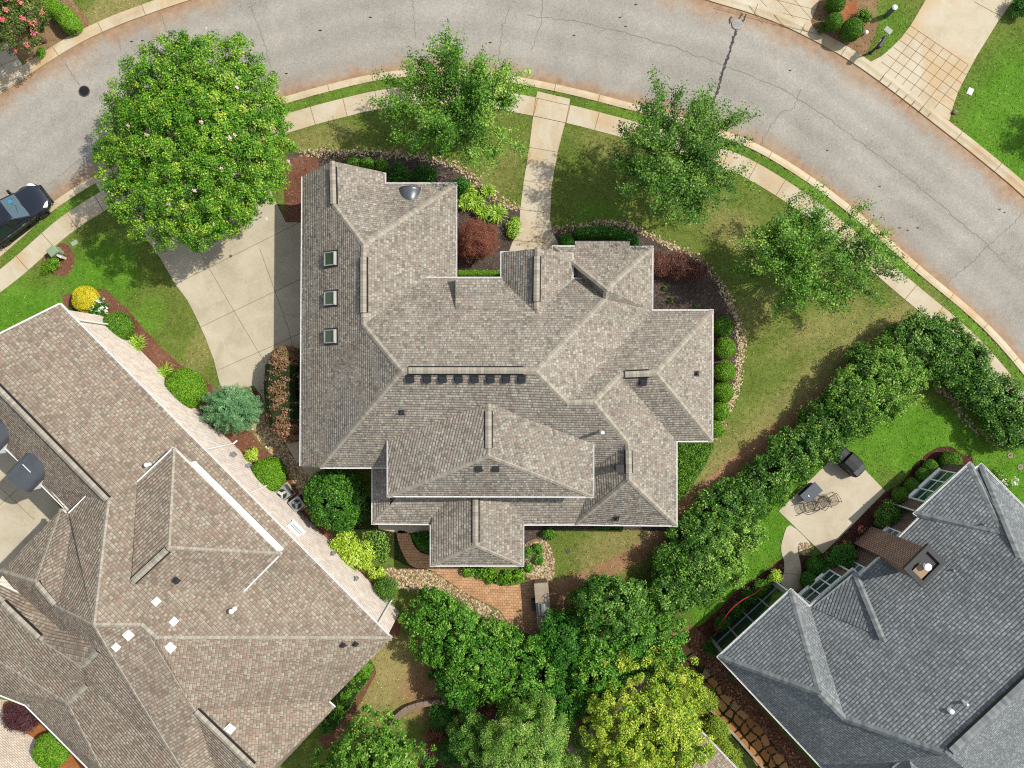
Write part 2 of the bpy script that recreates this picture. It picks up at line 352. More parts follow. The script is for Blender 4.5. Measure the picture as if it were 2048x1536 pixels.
class B:
    """collects verts and faces of one mesh"""
    def __init__(s): s.v = []; s.f = []; s.m = []
    def add(s, V, F, mi=0):
        k = len(s.v); s.v += [tuple(x) for x in V]; s.f += [[i + k for i in f] for f in F]; s.m += [mi] * len(F); return s
    def box(s, c, d, mi=0, ax=None, taper=1.0):
        """box centred at c with half sizes d along the axes ax (3 vectors); top scaled by taper"""
        X, Y, Z = ax or (Vector((1, 0, 0)), Vector((0, 1, 0)), Vector((0, 0, 1))); c = Vector(c); P = []
        for z in (-1, 1):
            t = taper if z > 0 else 1
            for x, y in ((-1, -1), (1, -1), (1, 1), (-1, 1)): P.append(c + X*(d[0]*x*t) + Y*(d[1]*y*t) + Z*(d[2]*z))
        return s.add(P, [[3, 2, 1, 0], [4, 5, 6, 7], [0, 1, 5, 4], [1, 2, 6, 5], [2, 3, 7, 6], [3, 0, 4, 7]], mi)
    def tube(s, pts, rad, n=6, mi=0, cap=True):
        pts = [Vector(p) for p in pts]; rad = rad if isinstance(rad, (list, tuple)) else [rad]*len(pts); V = []; k = len(pts)
        up = None
        for i, p in enumerate(pts):
            t = (pts[min(i+1, k-1)] - pts[max(i-1, 0)]).normalized()
            if up is None:
                up = t.orthogonal().normalized()
            up = (up - t*up.dot(t)); up = up.normalized() if up.length > 1e-5 else t.orthogonal().normalized()
            b = t.cross(up)
            for j in range(n):
                a = 2*math.pi*j/n; V.append(p + (up*math.cos(a) + b*math.sin(a))*rad[i])
        F = [[i*n+j, i*n+(j+1) % n, (i+1)*n+(j+1) % n, (i+1)*n+j] for i in range(k-1) for j in range(n)]
        if cap: F += [list(range(n))[::-1], [(k-1)*n+j for j in range(n)]]
        return s.add(V, F, mi)
    def lathe(s, c, prof, n=16, mi=0, ax=None):
        X, Y, Z = ax or (Vector((1, 0, 0)), Vector((0, 1, 0)), Vector((0, 0, 1))); c = Vector(c); V = []
        for r, z in prof:
            for j in range(n):
                a = 2*math.pi*j/n; V.append(c + X*(r*math.cos(a)) + Y*(r*math.sin(a)) + Z*z)
        k = len(prof)
        F = [[i*n+j, i*n+(j+1) % n, (i+1)*n+(j+1) % n, (i+1)*n+j] for i in range(k-1) for j in range(n)]
        F += [list(range(n))[::-1], [(k-1)*n+j for j in range(n)]]
        return s.add(V, F, mi)
    def build(s, name, mats, parent=None, local=False, smooth=False, uv=None):
        return mesh(name, s.v, s.f, mats, parent, local, s.m, smooth, uv)

def catmull(P, n=10, closed=False):
    P = [np.array(p, float) for p in P]; k = len(P); out = []
    rng = range(k) if closed else range(k-1)
    for i in rng:
        p1, p2 = P[i], P[(i+1) % k]
        p0 = P[i-1] if (closed or i > 0) else 2*p1 - p2
        p3 = P[(i+2) % k] if (closed or i+2 < k) else 2*p2 - p1
        for j in range(n):
            t = j/n
            out.append(.5*((2*p1) + (-p0+p2)*t + (2*p0-5*p1+4*p2-p3)*t*t + (-p0+3*p1-3*p2+p3)*t**3))
    if not closed: out.append(P[-1])
    return np.array(out)
def resample(L, n):
    L = np.asarray(L, float); d = np.r_[0, np.cumsum(np.hypot(*np.diff(L, axis=0).T))]
    s = np.linspace(0, d[-1], n); return np.c_[np.interp(s, d, L[:, 0]), np.interp(s, d, L[:, 1])]
def offset(L, d):
    """shift a pixel polyline by d pixels to its right-hand side (image y down)"""
    L = np.asarray(L, float); t = np.gradient(L, axis=0); t /= np.hypot(t[:, 0], t[:, 1])[:, None] + 1e-9
    return L + np.c_[-t[:, 1], t[:, 0]]*d
def inset(P, d):
    """inset a closed world-xy polygon by d"""
    P = [np.array(p[:2], float) for p in P]; n = len(P)
    A = sum(P[i][0]*P[(i+1) % n][1] - P[(i+1) % n][0]*P[i][1] for i in range(n)); s = 1 if A > 0 else -1
    out = []
    for i in range(n):
        a, b, c = P[i-1], P[i], P[(i+1) % n]
        t1 = (b-a)/np.linalg.norm(b-a); t2 = (c-b)/np.linalg.norm(c-b)
        n1 = np.array([-t1[1], t1[0]])*s; n2 = np.array([-t2[1], t2[0]])*s
        k = 1 + n1.dot(n2); out.append(b + (n1+n2)*d/max(k, .3))
    return out
def inside(pts, poly):
    x, y = pts[:, 0], pts[:, 1]; r = np.zeros(len(pts), bool); n = len(poly)
    for i in range(n):
        x1, y1 = poly[i]; x2, y2 = poly[(i+1) % n]
        c = ((y1 > y) != (y2 > y)); r ^= c & (x < (x2-x1)*(y-y1)/((y2-y1) if abs(y2-y1) > 1e-12 else 1e-12) + x1)
    return r
def seg_dist(pts, L):
    d = np.full(len(pts), 1e9)
    for a, b in zip(L[:-1], L[1:]):
        ab = b-a; t = np.clip(((pts-a) @ ab)/(ab @ ab + 1e-12), 0, 1); d = np.minimum(d, np.hypot(*(pts - a - t[:, None]*ab).T))
    return d

SHEETS, MULCH = [], []
def sheet(name, poly, mat, z, smooth=0, jit=0, seed=0, kind='structure', edge=None, joints=(), jmat='joint_dark', jw=.03, label=None):
    """flat ground patch from photograph pixels; joints = pixel segments laid 3 mm above as narrow strips of the same mesh"""
    P = catmull(poly, smooth, True) if smooth else np.array(poly, float)
    if jit:
        rg = np.random.RandomState(seed); P = P + rg.normal(0, jit, P.shape)
    SHEETS.append(P)
    if name == 'mulch_bed': MULCH.append(P)
    V = [W(x, y) + Vector((0, 0, z)) for x, y in P]; b = B(); b.add(V, [list(range(len(V)))[::-1]])
    for j in joints:
        b_strip(b, j, jw, z + .004, 1)
    o = b.build(name, [mat, jmat]); props(o, kind=kind)
    if o.data.polygons[0].normal.z < 0: o.data.flip_normals()
    return o
def b_strip(b, pts, w, z, mi=0, jit=0, rg=None):
    P = np.array([Wxy(*p) for p in pts]); t = np.gradient(P, axis=0) if len(P) > 2 else np.array([P[1]-P[0]]*2)
    t /= np.hypot(t[:, 0], t[:, 1])[:, None] + 1e-9; n = np.c_[-t[:, 1], t[:, 0]]
    ww = np.full(len(P), w/2.)
    if jit: ww = ww*(1 + rg.uniform(-jit, jit, len(P)))
    L = P + n*ww[:, None]; Q = P - n*ww[:, None]; k = len(P)
    b.add([(x, y, z) for x, y in L] + [(x, y, z) for x, y in Q], [[i+k, i+1+k, i+1, i] for i in range(k-1)], mi)

# ---------------------------------------------------------------- foliage
def leaves(name, P, N, size, asp, mat, parent, rg, tint=None, droop=0., shape='leaf', szj=.35):
    """one mesh of many leaf blades: P (n,3) world, N (n,3) blade normals"""
    n = len(P); P = np.asarray(P) - np.array(parent.location if parent is not None else (0, 0, 0))
    N = N/(np.linalg.norm(N, axis=1)[:, None] + 1e-9)
    q = rg.normal(size=(n, 3)); T = np.cross(N, q); T /= np.linalg.norm(T, axis=1)[:, None] + 1e-9
    Bt = np.cross(N, T); L = size*(1 + rg.uniform(-szj, szj, n))[:, None]; Wd = L*asp
    V = np.empty((n, 4, 3))
    V[:, 0] = P - T*L*.5; V[:, 1] = P + Bt*Wd*.5 + N*L*.08; V[:, 2] = P + T*L*.5 - N*L*(.05+droop); V[:, 3] = P - Bt*Wd*.5 + N*L*.08
    me = bpy.data.meshes.new(name); me.vertices.add(n*4); me.loops.add(n*4); me.polygons.add(n)
    me.vertices.foreach_set('co', V.reshape(-1)); me.loops.foreach_set('vertex_index', np.arange(n*4, dtype=np.int32))
    me.polygons.foreach_set('loop_start', np.arange(0, n*4, 4, dtype=np.int32)); me.update(calc_edges=True)
    at = me.attributes.new('tint', 'FLOAT', 'FACE'); at.data.foreach_set('value', np.clip(rg.uniform(0, 1, n) if tint is None else tint, 0, 1).astype(np.float32))
    me.materials.append(MATS[mat]); o = bpy.data.objects.new(name, me); COL.objects.link(o)
    if parent is not None: o.parent = parent
    return o
def dirs(n, rg, zmin=-1.):
    z = rg.uniform(zmin, 1, n); a = rg.uniform(0, 2*math.pi, n); r = np.sqrt(1 - z*z); return np.c_[r*np.cos(a), r*np.sin(a), z]
def lobes(d, rg, k=7, amp=.2):
    s = np.zeros(len(d))
    for _ in range(k):
        w = rg.normal(size=3)*3.2; s += np.cos(d @ w + rg.uniform(0, 6.28))
    return 1 + amp*s/math.sqrt(k)
def clumped(c, rad, ncl, cr, per, rg, shell=.55, amp=.15, zmin=-.45, flat=.7, up=.55, out=.5):
    """leaf positions gathered in clumps through the outer part of a lobed ellipsoid"""
    d = dirs(ncl, rg, zmin); rr = lobes(d, rg, amp=amp)*(shell + (1-shell)*np.sqrt(rg.uniform(0, 1, ncl)))
    cc = np.array(c) + d*rr[:, None]*np.array(rad)
    q = rg.normal(size=(ncl, per, 3)); q /= np.linalg.norm(q, axis=2)[..., None]
    crr = cr*rg.uniform(.65, 1.3, ncl)[:, None, None]
    q = q*(rg.uniform(0, 1, (ncl, per, 1))**.45)*crr; q[..., 2] *= flat
    P = (cc[:, None] + q).reshape(-1, 3)
    dn = np.repeat(d, per, 0); N = dn*out + np.array((0, 0, up)) + q.reshape(-1, 3)/cr*.35 + rg.normal(0, .55, (ncl*per, 3))
    tint = np.repeat(rg.normal(.45, .14, ncl), per) + rg.normal(0, .2, ncl*per)
    return P, N, tint
def branch_set(b, base, ends, r0, rg, fork=.35, n=5, mi=0):
    """trunk plus one curved limb to every end point"""
    base = Vector(base); top = sum((Vector(e) for e in ends), Vector())/len(ends)
    fk = base.lerp(Vector((top.x*.25 + base.x*.75, top.y*.25 + base.y*.75, top.z)), fork)
    mid = base.lerp(fk, .5) + Vector((rg.normal(0, .03), rg.normal(0, .03), 0))
    b.tube([base - Vector((0, 0, .05)), base + Vector((0, 0, .12)), mid, fk], [r0*1.35, r0*1.05, r0*.9, r0*.75], 7, mi)
    for e in ends:
        e = Vector(e); h = fk.lerp(e, .45) + Vector((rg.normal(0, .12), rg.normal(0, .12), (e - fk).length*.10))
        b.tube([fk - Vector((0, 0, .05)), h, e], [r0*.5, r0*.28, r0*.08], n, mi)
    return fk

def full_tree(name, label, cat, px, py, c, rpx, rz, mat, seed, lai=4.5, ls=.13, asp=.6, cr=.42, per=150, amp=.14, petals=None, group=None, base=None, shell=.5, bark='bark', zmin=-.35, r0=.13, up=.55, flat=.7, droop=0., fill=.35):
    rg = np.random.RandomState(seed); ctr = W(px, py, c); k = (HC - c)/FPX*U
    rx, ry = (rpx if isinstance(rpx, tuple) else (rpx, rpx)); rx *= k; ry *= k; rz *= U
    bs = Vector(base) if base else Vector((ctr.x, ctr.y, 0)); t = thing(name, label, cat, bs, group)
    area = math.pi*rx*ry; nl = int(lai*area/(ls*ls*asp*.5)); ncl = max(12, nl//per)
    P, N, ti = clumped(ctr, (rx - cr*.5, ry - cr*.5, rz), ncl, cr, per, rg, shell, amp, zmin, flat, up)
    P2, N2, t2 = clumped(ctr, (rx*.72, ry*.72, rz*.78), max(8, int(ncl*fill)), cr*1.2, per, rg, .15, amp, -.1, flat, up)
    P, N, ti = np.r_[P, P2], np.r_[N, N2], np.r_[ti, t2]
    keep = P[:, 2] > .08; P, N, ti = P[keep], N[keep], ti[keep]
    leaves('crown', P, N, ls, asp, mat, t, rg, ti, droop)
    b = B(); ends = [np.array(ctr) + d*np.array((rx, ry, rz))*.8 for d in dirs(18, rg, .05)]
    branch_set(b, bs, ends, r0, rg); b.build('trunk', bark, t, smooth=True)
    if petals:
        pm, pn, ps = petals; d = dirs(pn, rg, .1); cc = np.array(ctr) + d*lobes(d, rg, amp=.05)[:, None]*np.array((rx, ry, rz))*1.0
        P = (cc[:, None] + rg.normal(0, ps, (pn, 26, 3))).reshape(-1, 3); N = np.repeat(d, 26, 0) + (0, 0, .5) + rg.normal(0, .5, (pn*26, 3))
        leaves('blossoms', P, N, .085, .8, pm, t, rg)
    return t

def spray_tree(name, label, px, py, c, rpx, rz, mat, seed, group=None, nmain=30, nsec=7, per=62, ls=.105, asp=.6, sig=.16, base=None, bark='bark_pale', r0=.09):
    """open crown: limbs radiate from the trunk and carry leafy side twigs"""
    rg = np.random.RandomState(seed); ctr = np.array(W(px, py, c)); k = (HC - c)/FPX*U; rad = np.array((rpx[0]*k, rpx[1]*k, rz*U))
    bs = Vector(base) if base else Vector((ctr[0], ctr[1], 0)); t = thing(name, label, 'tree', bs, group); b = B()
    d = dirs(nmain*4, rg, -.25); d = d[:nmain]; ends = ctr + d*rad*(lobes(d, rg, amp=.16)*rg.uniform(.72, 1.12, nmain))[:, None]
    fk = np.array((bs.x*.8 + ctr[0]*.2, bs.y*.8 + ctr[1]*.2, max(.9, ctr[2] - rad[2]*.8)))
    b.tube([bs - Vector((0, 0, .05)), bs + Vector((0, 0, .1)), Vector(fk)*.5 + bs*.5, fk], [r0*1.4, r0*1.1, r0*.95, r0*.85], 7)
    PP = []; NN = []; TT = []
    for e, dd in zip(ends, d):
        v = e - fk; L = np.linalg.norm(v); h = fk + v*.5 + np.array((rg.normal(0, .1), rg.normal(0, .1), L*.09)); b.tube([fk, h, e], [r0*.5, r0*.25, r0*.06], 4, cap=False)
        cu = lambda s: (1-s)**2*fk + 2*s*(1-s)*(2*h - .5*fk - .5*e) + s*s*e
        ht = rg.normal(.45, .14)
        for i in range(nsec):
            s = .3 + .7*(i + rg.uniform(0, 1))/nsec; p = cu(s); vd = v/L + rg.normal(0, .55, 3) + np.array((0, 0, .12)); vd /= np.linalg.norm(vd)
            ln = L*(.40 - .2*s)*rg.uniform(.7, 1.25); q = p + vd*ln
            if i % 2 == 0: b.tube([p, q], [r0*.14, r0*.04], 3, cap=False)
            u = rg.uniform(.05, 1.05, per)[:, None]; PP.append(p + (q-p)*u + rg.normal(0, 1, (per, 3))*np.array((sig, sig, sig*.7))*(.55 + .6*u))
            NN.append(np.array((0, 0, .75)) + dd*.3 + rg.normal(0, .5, (per, 3))); TT.append(np.full(per, ht) + rg.normal(0, .18, per))
    leaves('crown', np.concatenate(PP), np.concatenate(NN), ls, asp, mat, t, rg, np.concatenate(TT)); b.build('trunk', bark, t, smooth=True)
    return t

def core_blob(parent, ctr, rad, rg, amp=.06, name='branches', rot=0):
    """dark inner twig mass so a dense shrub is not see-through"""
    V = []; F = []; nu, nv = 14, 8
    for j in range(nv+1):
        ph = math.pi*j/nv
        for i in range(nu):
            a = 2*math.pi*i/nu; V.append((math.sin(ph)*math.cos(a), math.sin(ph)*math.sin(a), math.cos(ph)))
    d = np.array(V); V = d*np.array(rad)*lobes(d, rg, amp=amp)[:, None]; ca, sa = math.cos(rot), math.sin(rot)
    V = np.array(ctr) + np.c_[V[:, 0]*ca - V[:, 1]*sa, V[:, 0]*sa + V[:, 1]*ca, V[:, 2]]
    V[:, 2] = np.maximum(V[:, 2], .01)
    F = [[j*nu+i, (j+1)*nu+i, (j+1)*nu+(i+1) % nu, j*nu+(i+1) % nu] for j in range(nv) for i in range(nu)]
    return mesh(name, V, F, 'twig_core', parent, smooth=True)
def ball(label, px, py, rpx, h, mat='leaf_box', seed=1, name='boxwood_shrub', cat='shrub', group=None, ls=.065, dens=2.8, fuzz=.06, ell=(1, 1), rot=0, amp=.05, petals=None):
    """clipped round shrub"""
    rg = np.random.RandomState(seed); zc = h*.5; c = W(px, py, zc); k = (HC - zc)/FPX*U; r = rpx*k; hz = h*U*.5
    t = thing(name, label, cat, (c.x, c.y, 0), group); rad = np.array((r*ell[0], r*ell[1], hz))
    ca, sa = math.cos(rot), math.sin(rot)
    n = int(dens*2*math.pi*rad[0]*(rad[1]+hz)*.5*2/(ls*ls*.36)); d = dirs(n, rg, -.6); f = lobes(d, rg, amp=amp)*(1 - np.abs(rg.normal(0, fuzz, n)) + rg.uniform(-.02, .02, n))
    q = d*rad*f[:, None]; nn = d/rad; nn /= np.linalg.norm(nn, axis=1)[:, None]
    for a in (q, nn): a[:, 0], a[:, 1] = a[:, 0]*ca - a[:, 1]*sa, a[:, 0]*sa + a[:, 1]*ca
    P = np.array(c) + q; keep = P[:, 2] > .03
    leaves('foliage', P[keep], (nn*.8 + rg.normal(0, .5, (n, 3)))[keep], ls, .7, mat, t, rg)
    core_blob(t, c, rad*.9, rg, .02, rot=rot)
    if petals: bloom(t, c, rad, petals[0], petals[1], rg, petals[2] if len(petals) > 2 else .05)
    return t
def bloom(t, c, rad, pm, pn, rg, ps=.05, per=14, sz=.06):
    d = dirs(pn, rg, .1); cc = np.array(c) + d*np.array(rad)*1.0
    leaves('blossoms', (cc[:, None] + rg.normal(0, ps, (pn, per, 3))).reshape(-1, 3), np.repeat(d, per, 0) + (0, 0, .5) + rg.normal(0, .5, (pn*per, 3)), sz, .8, pm, t, rg)
def bush(label, px, py, rpx, h, mat='leaf_hedge', seed=1, name='shrub', cat='shrub', group=None, ls=.1, asp=.55, lai=4.5, cr=.28, per=90, amp=.16, zmin=-.2, ell=(1, 1), rot=0, petals=None, core=True, twigs=True, up=.5, shell=.55, bark='bark'):
    """loose leafy shrub"""
    rg = np.random.RandomState(seed); zc = h*.5; c = W(px, py, zc); k = (HC - zc)/FPX*U; r = rpx*k; hz = h*U*.5
    t = thing(name, label, cat, (c.x, c.y, 0), group); rad = np.array((r*ell[0], r*ell[1], hz)); cr = min(cr, r*.45)
    nl = int(lai*math.pi*rad[0]*rad[1]/(ls*ls*asp*.5)); per = min(per, max(12, nl//14)); ncl = max(10, nl//per)
    P, N, ti = clumped((0, 0, 0), np.maximum(rad - cr*.55, .05), ncl, cr, per, rg, shell, amp, zmin, .75, up)
    if rot:
        ca, sa = math.cos(rot), math.sin(rot)
        for a in (P, N): a[:, 0], a[:, 1] = a[:, 0]*ca - a[:, 1]*sa, a[:, 0]*sa + a[:, 1]*ca
    P = P + np.array(c); keep = P[:, 2] > .02
    leaves('foliage', P[keep], N[keep], ls, asp, mat, t, rg, ti[keep])
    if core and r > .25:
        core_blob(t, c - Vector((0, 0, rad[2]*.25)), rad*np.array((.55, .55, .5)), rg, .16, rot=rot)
    if twigs and r > .45:
        b = B(); ends = [np.array(c) + q*np.array((min(rad[:2]),)*2 + (rad[2],))*rg.uniform(.8, 1.0) for q in dirs(26, rg, .1)]
        for e in ends:
            s0 = Vector((c.x + rg.normal(0, .08), c.y + rg.normal(0, .08), 0.02)); e = Vector(e)
            b.tube([s0, s0.lerp(e, .5) + Vector((0, 0, .1*h)), e], [.022, .015, .006], 4, cap=False)
        b.build('stems', bark, t, smooth=True)
    if petals: bloom(t, c, rad, petals[0], petals[1], rg, petals[2] if len(petals) > 2 else .05)
    return t
def blades(label, px, py, rpx, h, mat='leaf_day', seed=1, name='grass_clump', cat='plant', group=None, n=160, wd=.035):
    """arching strap-leaved clump"""
    rg = np.random.RandomState(seed); c = W(px, py, h*.4); r = rpx*(HC - h*.4)/FPX*U; hz = h*U
    t = thing(name, label, cat, (c.x, c.y, 0), group); V = []; F = []; tv = []
    for i in range(n):
        a = rg.uniform(0, 6.283); L = r*rg.uniform(.55, 1.1); d = np.array((math.cos(a), math.sin(a))); s = np.array((-d[1], d[0])); o0 = rg.normal(0, r*.16, 2); k = len(V); hh = hz*rg.uniform(.6, 1.1); w = wd*rg.uniform(.7, 1.2)
        for u, z, wf in ((0, 0, .7), (.35, .75, 1), (.7, 1., .8), (1., .72, .1)):
            p = o0 + d*L*u
            for sg in (-1, 1): q = p + s*sg*w*wf*.5; V.append((c.x + q[0], c.y + q[1], max(.02, hh*z)))
        F += [[k+2*j, k+2*j+1, k+2*j+3, k+2*j+2] for j in range(3)]; tv += [rg.uniform(0, 1)]*3
    o = mesh('foliage', V, F, mat, t); at = o.data.attributes.new('tint', 'FLOAT', 'FACE'); at.data.foreach_set('value', np.array(tv, np.float32))
    return t
def feather(label, px, py, rpx, h, mat, seed, name='conifer', cat='tree', group=None, nb=170, per=210, ls=.055, tipr=.13, ell=(1, 1), zsq=1.0):
    """conifer made of drooping finger-like sprays"""
    rg = np.random.RandomState(seed); zc = h*.5; c = W(px, py, zc); k = (HC - zc)/FPX*U; rad = np.array((rpx*k*ell[0], rpx*k*ell[1], h*U*.5*zsq))
    t = thing(name, label, cat, (c.x, c.y, 0), group); PP = []; NN = []; TT = []; b = B()
    d = dirs(nb, rg, -.5); f = lobes(d, rg, amp=.10)*rg.uniform(.75, 1.05, nb)
    for dd, ff in zip(d, f):
        e = np.array(c) + dd*rad*ff; root = np.array((c.x, c.y, max(.2, e[2] - .35*rad[2]))); v = e - root; L = np.linalg.norm(v) + 1e-6
        u = rg.uniform(.35, 1.04, per)[:, None]; sg = tipr*(1.25 - u*.8); side = np.cross(v/L, (0, 0, 1.)); side /= np.linalg.norm(side) + 1e-6
        w = rg.normal(0, 1, (per, 1))*sg; zz = rg.normal(0, .35, (per, 1))*sg
        P = root + v*u + side*w + np.array((0, 0, 1))*(zz + .25*L*u*(1-u)); PP.append(P); NN.append(np.array((0, 0, .7)) + dd*.5 + rg.normal(0, .45, (per, 3)))
        TT.append(rg.normal(.45, .14) + (u[:, 0] - .7)*.25 + rg.normal(0, .16, per)); b.tube([root, (root+e)/2 + (0, 0, .06*L), e], [.02, .012, .004], 3, cap=False)
    b.tube([(c.x, c.y, -.05), (c.x, c.y, h*U*.85)], [.09, .02], 7)
    P = np.concatenate(PP); keep = P[:, 2] > .05
    leaves('crown', P[keep], np.concatenate(NN)[keep], ls, .45, mat, t, rg, np.concatenate(TT)[keep]); b.build('trunk', 'bark', t, smooth=True)
    core_blob(t, c, rad*.55, rg, .1, 'branches'); return t
def hedge(label, pts, wpx, h, mat, seed, name='hedge', clipped=True, ls=.06, dens=3.2, group=None, mat2=None, cat='hedge', lai_mul=1.0, zbase=0):
    """hedge along a pixel polyline with rounded-box section"""
    rg = np.random.RandomState(seed); zc = h*.6; L = np.array([Wxy(*p, zc) for p in catmull(pts, 8)]) if len(pts) > 2 else np.array([Wxy(*p, zc) for p in pts])
    r = wpx*.5*(HC - zc)/FPX*U; hz = h*U; mid = L.mean(0); t = thing(name, label, cat, (mid[0], mid[1], 0), group)
    seg = np.hypot(*np.diff(L, axis=0).T); cum = np.r_[0, np.cumsum(seg)]; tot = cum[-1] + 2*r
    n = int(dens*tot*(2*r + 1.4*hz)/(ls*ls*.36)*lai_mul)
    s = rg.uniform(-r, cum[-1] + r, n); sc = np.clip(s, 0, cum[-1]); cx = np.interp(sc, cum, L[:, 0]); cy = np.interp(sc, cum, L[:, 1]); i = np.clip(np.searchsorted(cum, sc) - 1, 0, len(seg)-1); tg = np.diff(L, axis=0)[i]/seg[i][:, None]; nm = np.c_[-tg[:, 1], tg[:, 0]]
    a = rg.uniform(-.15, math.pi + .15, n); p = 3.2 if clipped else 2.2
    ca, sa = np.cos(a), np.sin(a); k = (np.abs(ca)**p + np.abs(sa)**p)**(-1/p); fz = 1 - np.abs(rg.normal(0, .04 if clipped else .15, n)) + (0 if clipped else .08*np.sin(s*9.7)*np.sin(a*5 + s*3)) + (0 if clipped else .06*np.sin(s*3.1 + seed)*np.sin(a*3))
    over = s - sc; endf = np.sqrt(np.clip(1 - (over/r)**2, 0.02, 1))
    off = ca*k*r*fz*endf; z = np.maximum(sa*k, 0)*hz*fz*(.55 + .45*endf)
    P = np.c_[cx + nm[:, 0]*off + tg[:, 0]*over, cy + nm[:, 1]*off + tg[:, 1]*over, z]
    N = np.c_[nm[:, 0]*ca + tg[:, 0]*over/r, nm[:, 1]*ca + tg[:, 1]*over/r, np.maximum(sa, 0)] + rg.normal(0, .5 if clipped else .6, (n, 3)); keep = P[:, 2] > .03
    leaves('foliage', P[keep], N[keep], ls, .65, mat, t, rg, None if clipped else rg.normal(.5, .25, keep.sum()))
    b = B(); V = []; F = []
    for j in range(len(L)):
        tt = np.gradient(L, axis=0)[j] if len(L) > 2 else L[1] - L[0]; tt = tt/np.hypot(*tt); nn = np.array((-tt[1], tt[0]))
        for q, z in ((-.86, .02), (-.8, .75), (-.5, .9), (.5, .9), (.8, .75), (.86, .02)): V.append((L[j, 0] + nn[0]*q*r, L[j, 1] + nn[1]*q*r, z*hz))
    F = [[j*6+i, j*6+i+1, (j+1)*6+i+1, (j+1)*6+i] for j in range(len(L)-1) for i in range(5)] + [[0, 1, 2, 3, 4, 5], [(len(L)-1)*6 + i for i in range(5, -1, -1)]]
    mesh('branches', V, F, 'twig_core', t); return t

def leafbed(label, poly, h, mat, seed, name='groundcover_bed', cat='groundcover', ls=.09, dens=2.6, group=None):
    """low leafy cover filling a pixel polygon"""
    rg = np.random.RandomState(seed); A = np.array([Wxy(*p, h*.7) for p in catmull(poly, 5, True)]); mid = A.mean(0); t = thing(name, label, cat, (mid[0], mid[1], 0), group)
    lo, hi = A.min(0), A.max(0); area = np.prod(hi - lo); n = int(dens*area/(ls*ls*.33)); q = rg.uniform(lo, hi, (n, 2)); q = q[inside(q, A)]; n = len(q)
    d = np.clip(seg_dist(q, np.r_[A, A[:1]])/(h*1.2), .15, 1); bump = .75 + .25*np.sin(q[:, 0]*6.1)*np.sin(q[:, 1]*7.3); z = h*U*np.sqrt(d)*bump*rg.uniform(.6, 1.0, n)
    leaves('foliage', np.c_[q, np.maximum(z, .02)], np.array((0, 0, .8)) + rg.normal(0, .55, (n, 3)), ls, .65, mat, t, rg)
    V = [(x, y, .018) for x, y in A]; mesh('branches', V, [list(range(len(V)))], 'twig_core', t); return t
def litter(name, region, mat, n, size, asp, seed, z=.012, flat=.25):
    """loose bits (leaf litter, straw, grass blades) scattered over a px region test; one object nobody could count"""
    rg = np.random.RandomState(seed); q = np.c_[rg.uniform(-20, 2070, n*4), rg.uniform(-20, 1556, n*4)]; q = q[region(q, rg)][:n]; m_ = len(q)
    P = np.array([(px, py) for px, py in q]); P = np.c_[(P[:, 0]-1024)*HC/FPX*U, (768-P[:, 1])*HC/FPX*U, np.full(m_, z) + rg.uniform(0, .02, m_)]
    N = np.array((0, 0, 1)) + rg.normal(0, flat, (m_, 3)); return props(leaves(name, P, N, size, asp, mat, None, rg), kind='stuff')
def stones(name, zones, mat, size, n, seed, z=.0, flat=.55):
    """many loose stones as one mesh (nobody could count them)"""
    rg = np.random.RandomState(seed); P = []
    for zn in zones:
        if zn[0] == 'line':
            L = resample(np.array([Wxy(*p) for p in catmull(zn[1], 8)]), 400); k = int(n*zn[3]); i = rg.randint(0, 400, k); P.append(L[i] + rg.normal(0, zn[2], (k, 2)))
        else:
            A = np.array([Wxy(*p) for p in zn[1]]); k = int(n*zn[2]); lo, hi = A.min(0), A.max(0); q = rg.uniform(lo, hi, (k*6, 2)); q = q[inside(q, A)][:k]; P.append(q)
    P = np.concatenate(P); m = len(P)
    base = np.array([(1, 0, 0), (.5, .87, 0), (-.5, .87, 0), (-1, 0, 0), (-.5, -.87, 0), (.5, -.87, 0), (.55, .3, .8), (-.3, .55, .8), (-.35, -.5, .8), (.4, -.4, .8)], float)
    fc = [[0, 1, 6], [1, 2, 7, 6], [2, 3, 7], [3, 4, 8, 7], [4, 5, 8], [5, 0, 6, 9], [5, 9, 8], [6, 7, 8, 9]]
    V = base[None] + rg.normal(0, .13, (m, 10, 3)); s = size*rg.uniform(.5, 1.35, (m, 1, 1)); V = V*s*np.array((1, 1, flat)); V[..., :2] *= rg.uniform(.75, 1.25, (m, 1, 2))
    a = rg.uniform(0, 6.28, m)[:, None]; x = V[..., 0]*np.cos(a) - V[..., 1]*np.sin(a); y = V[..., 0]*np.sin(a) + V[..., 1]*np.cos(a)
    V = np.stack((x + P[:, :1], y + P[:, 1:], V[..., 2] + z + rg.uniform(0, .02, (m, 1))), -1)
    me = bpy.data.meshes.new(name); me.from_pydata(V.reshape(-1, 3).tolist(), [], [[i*10+j for j in f] for i in range(m) for f in fc])
    at = me.attributes.new('tint', 'FLOAT', 'FACE'); at.data.foreach_set('value', np.repeat(rg.uniform(0, 1, m), len(fc)).astype(np.float32))
    return props(link(name, me, mat), kind='stuff')
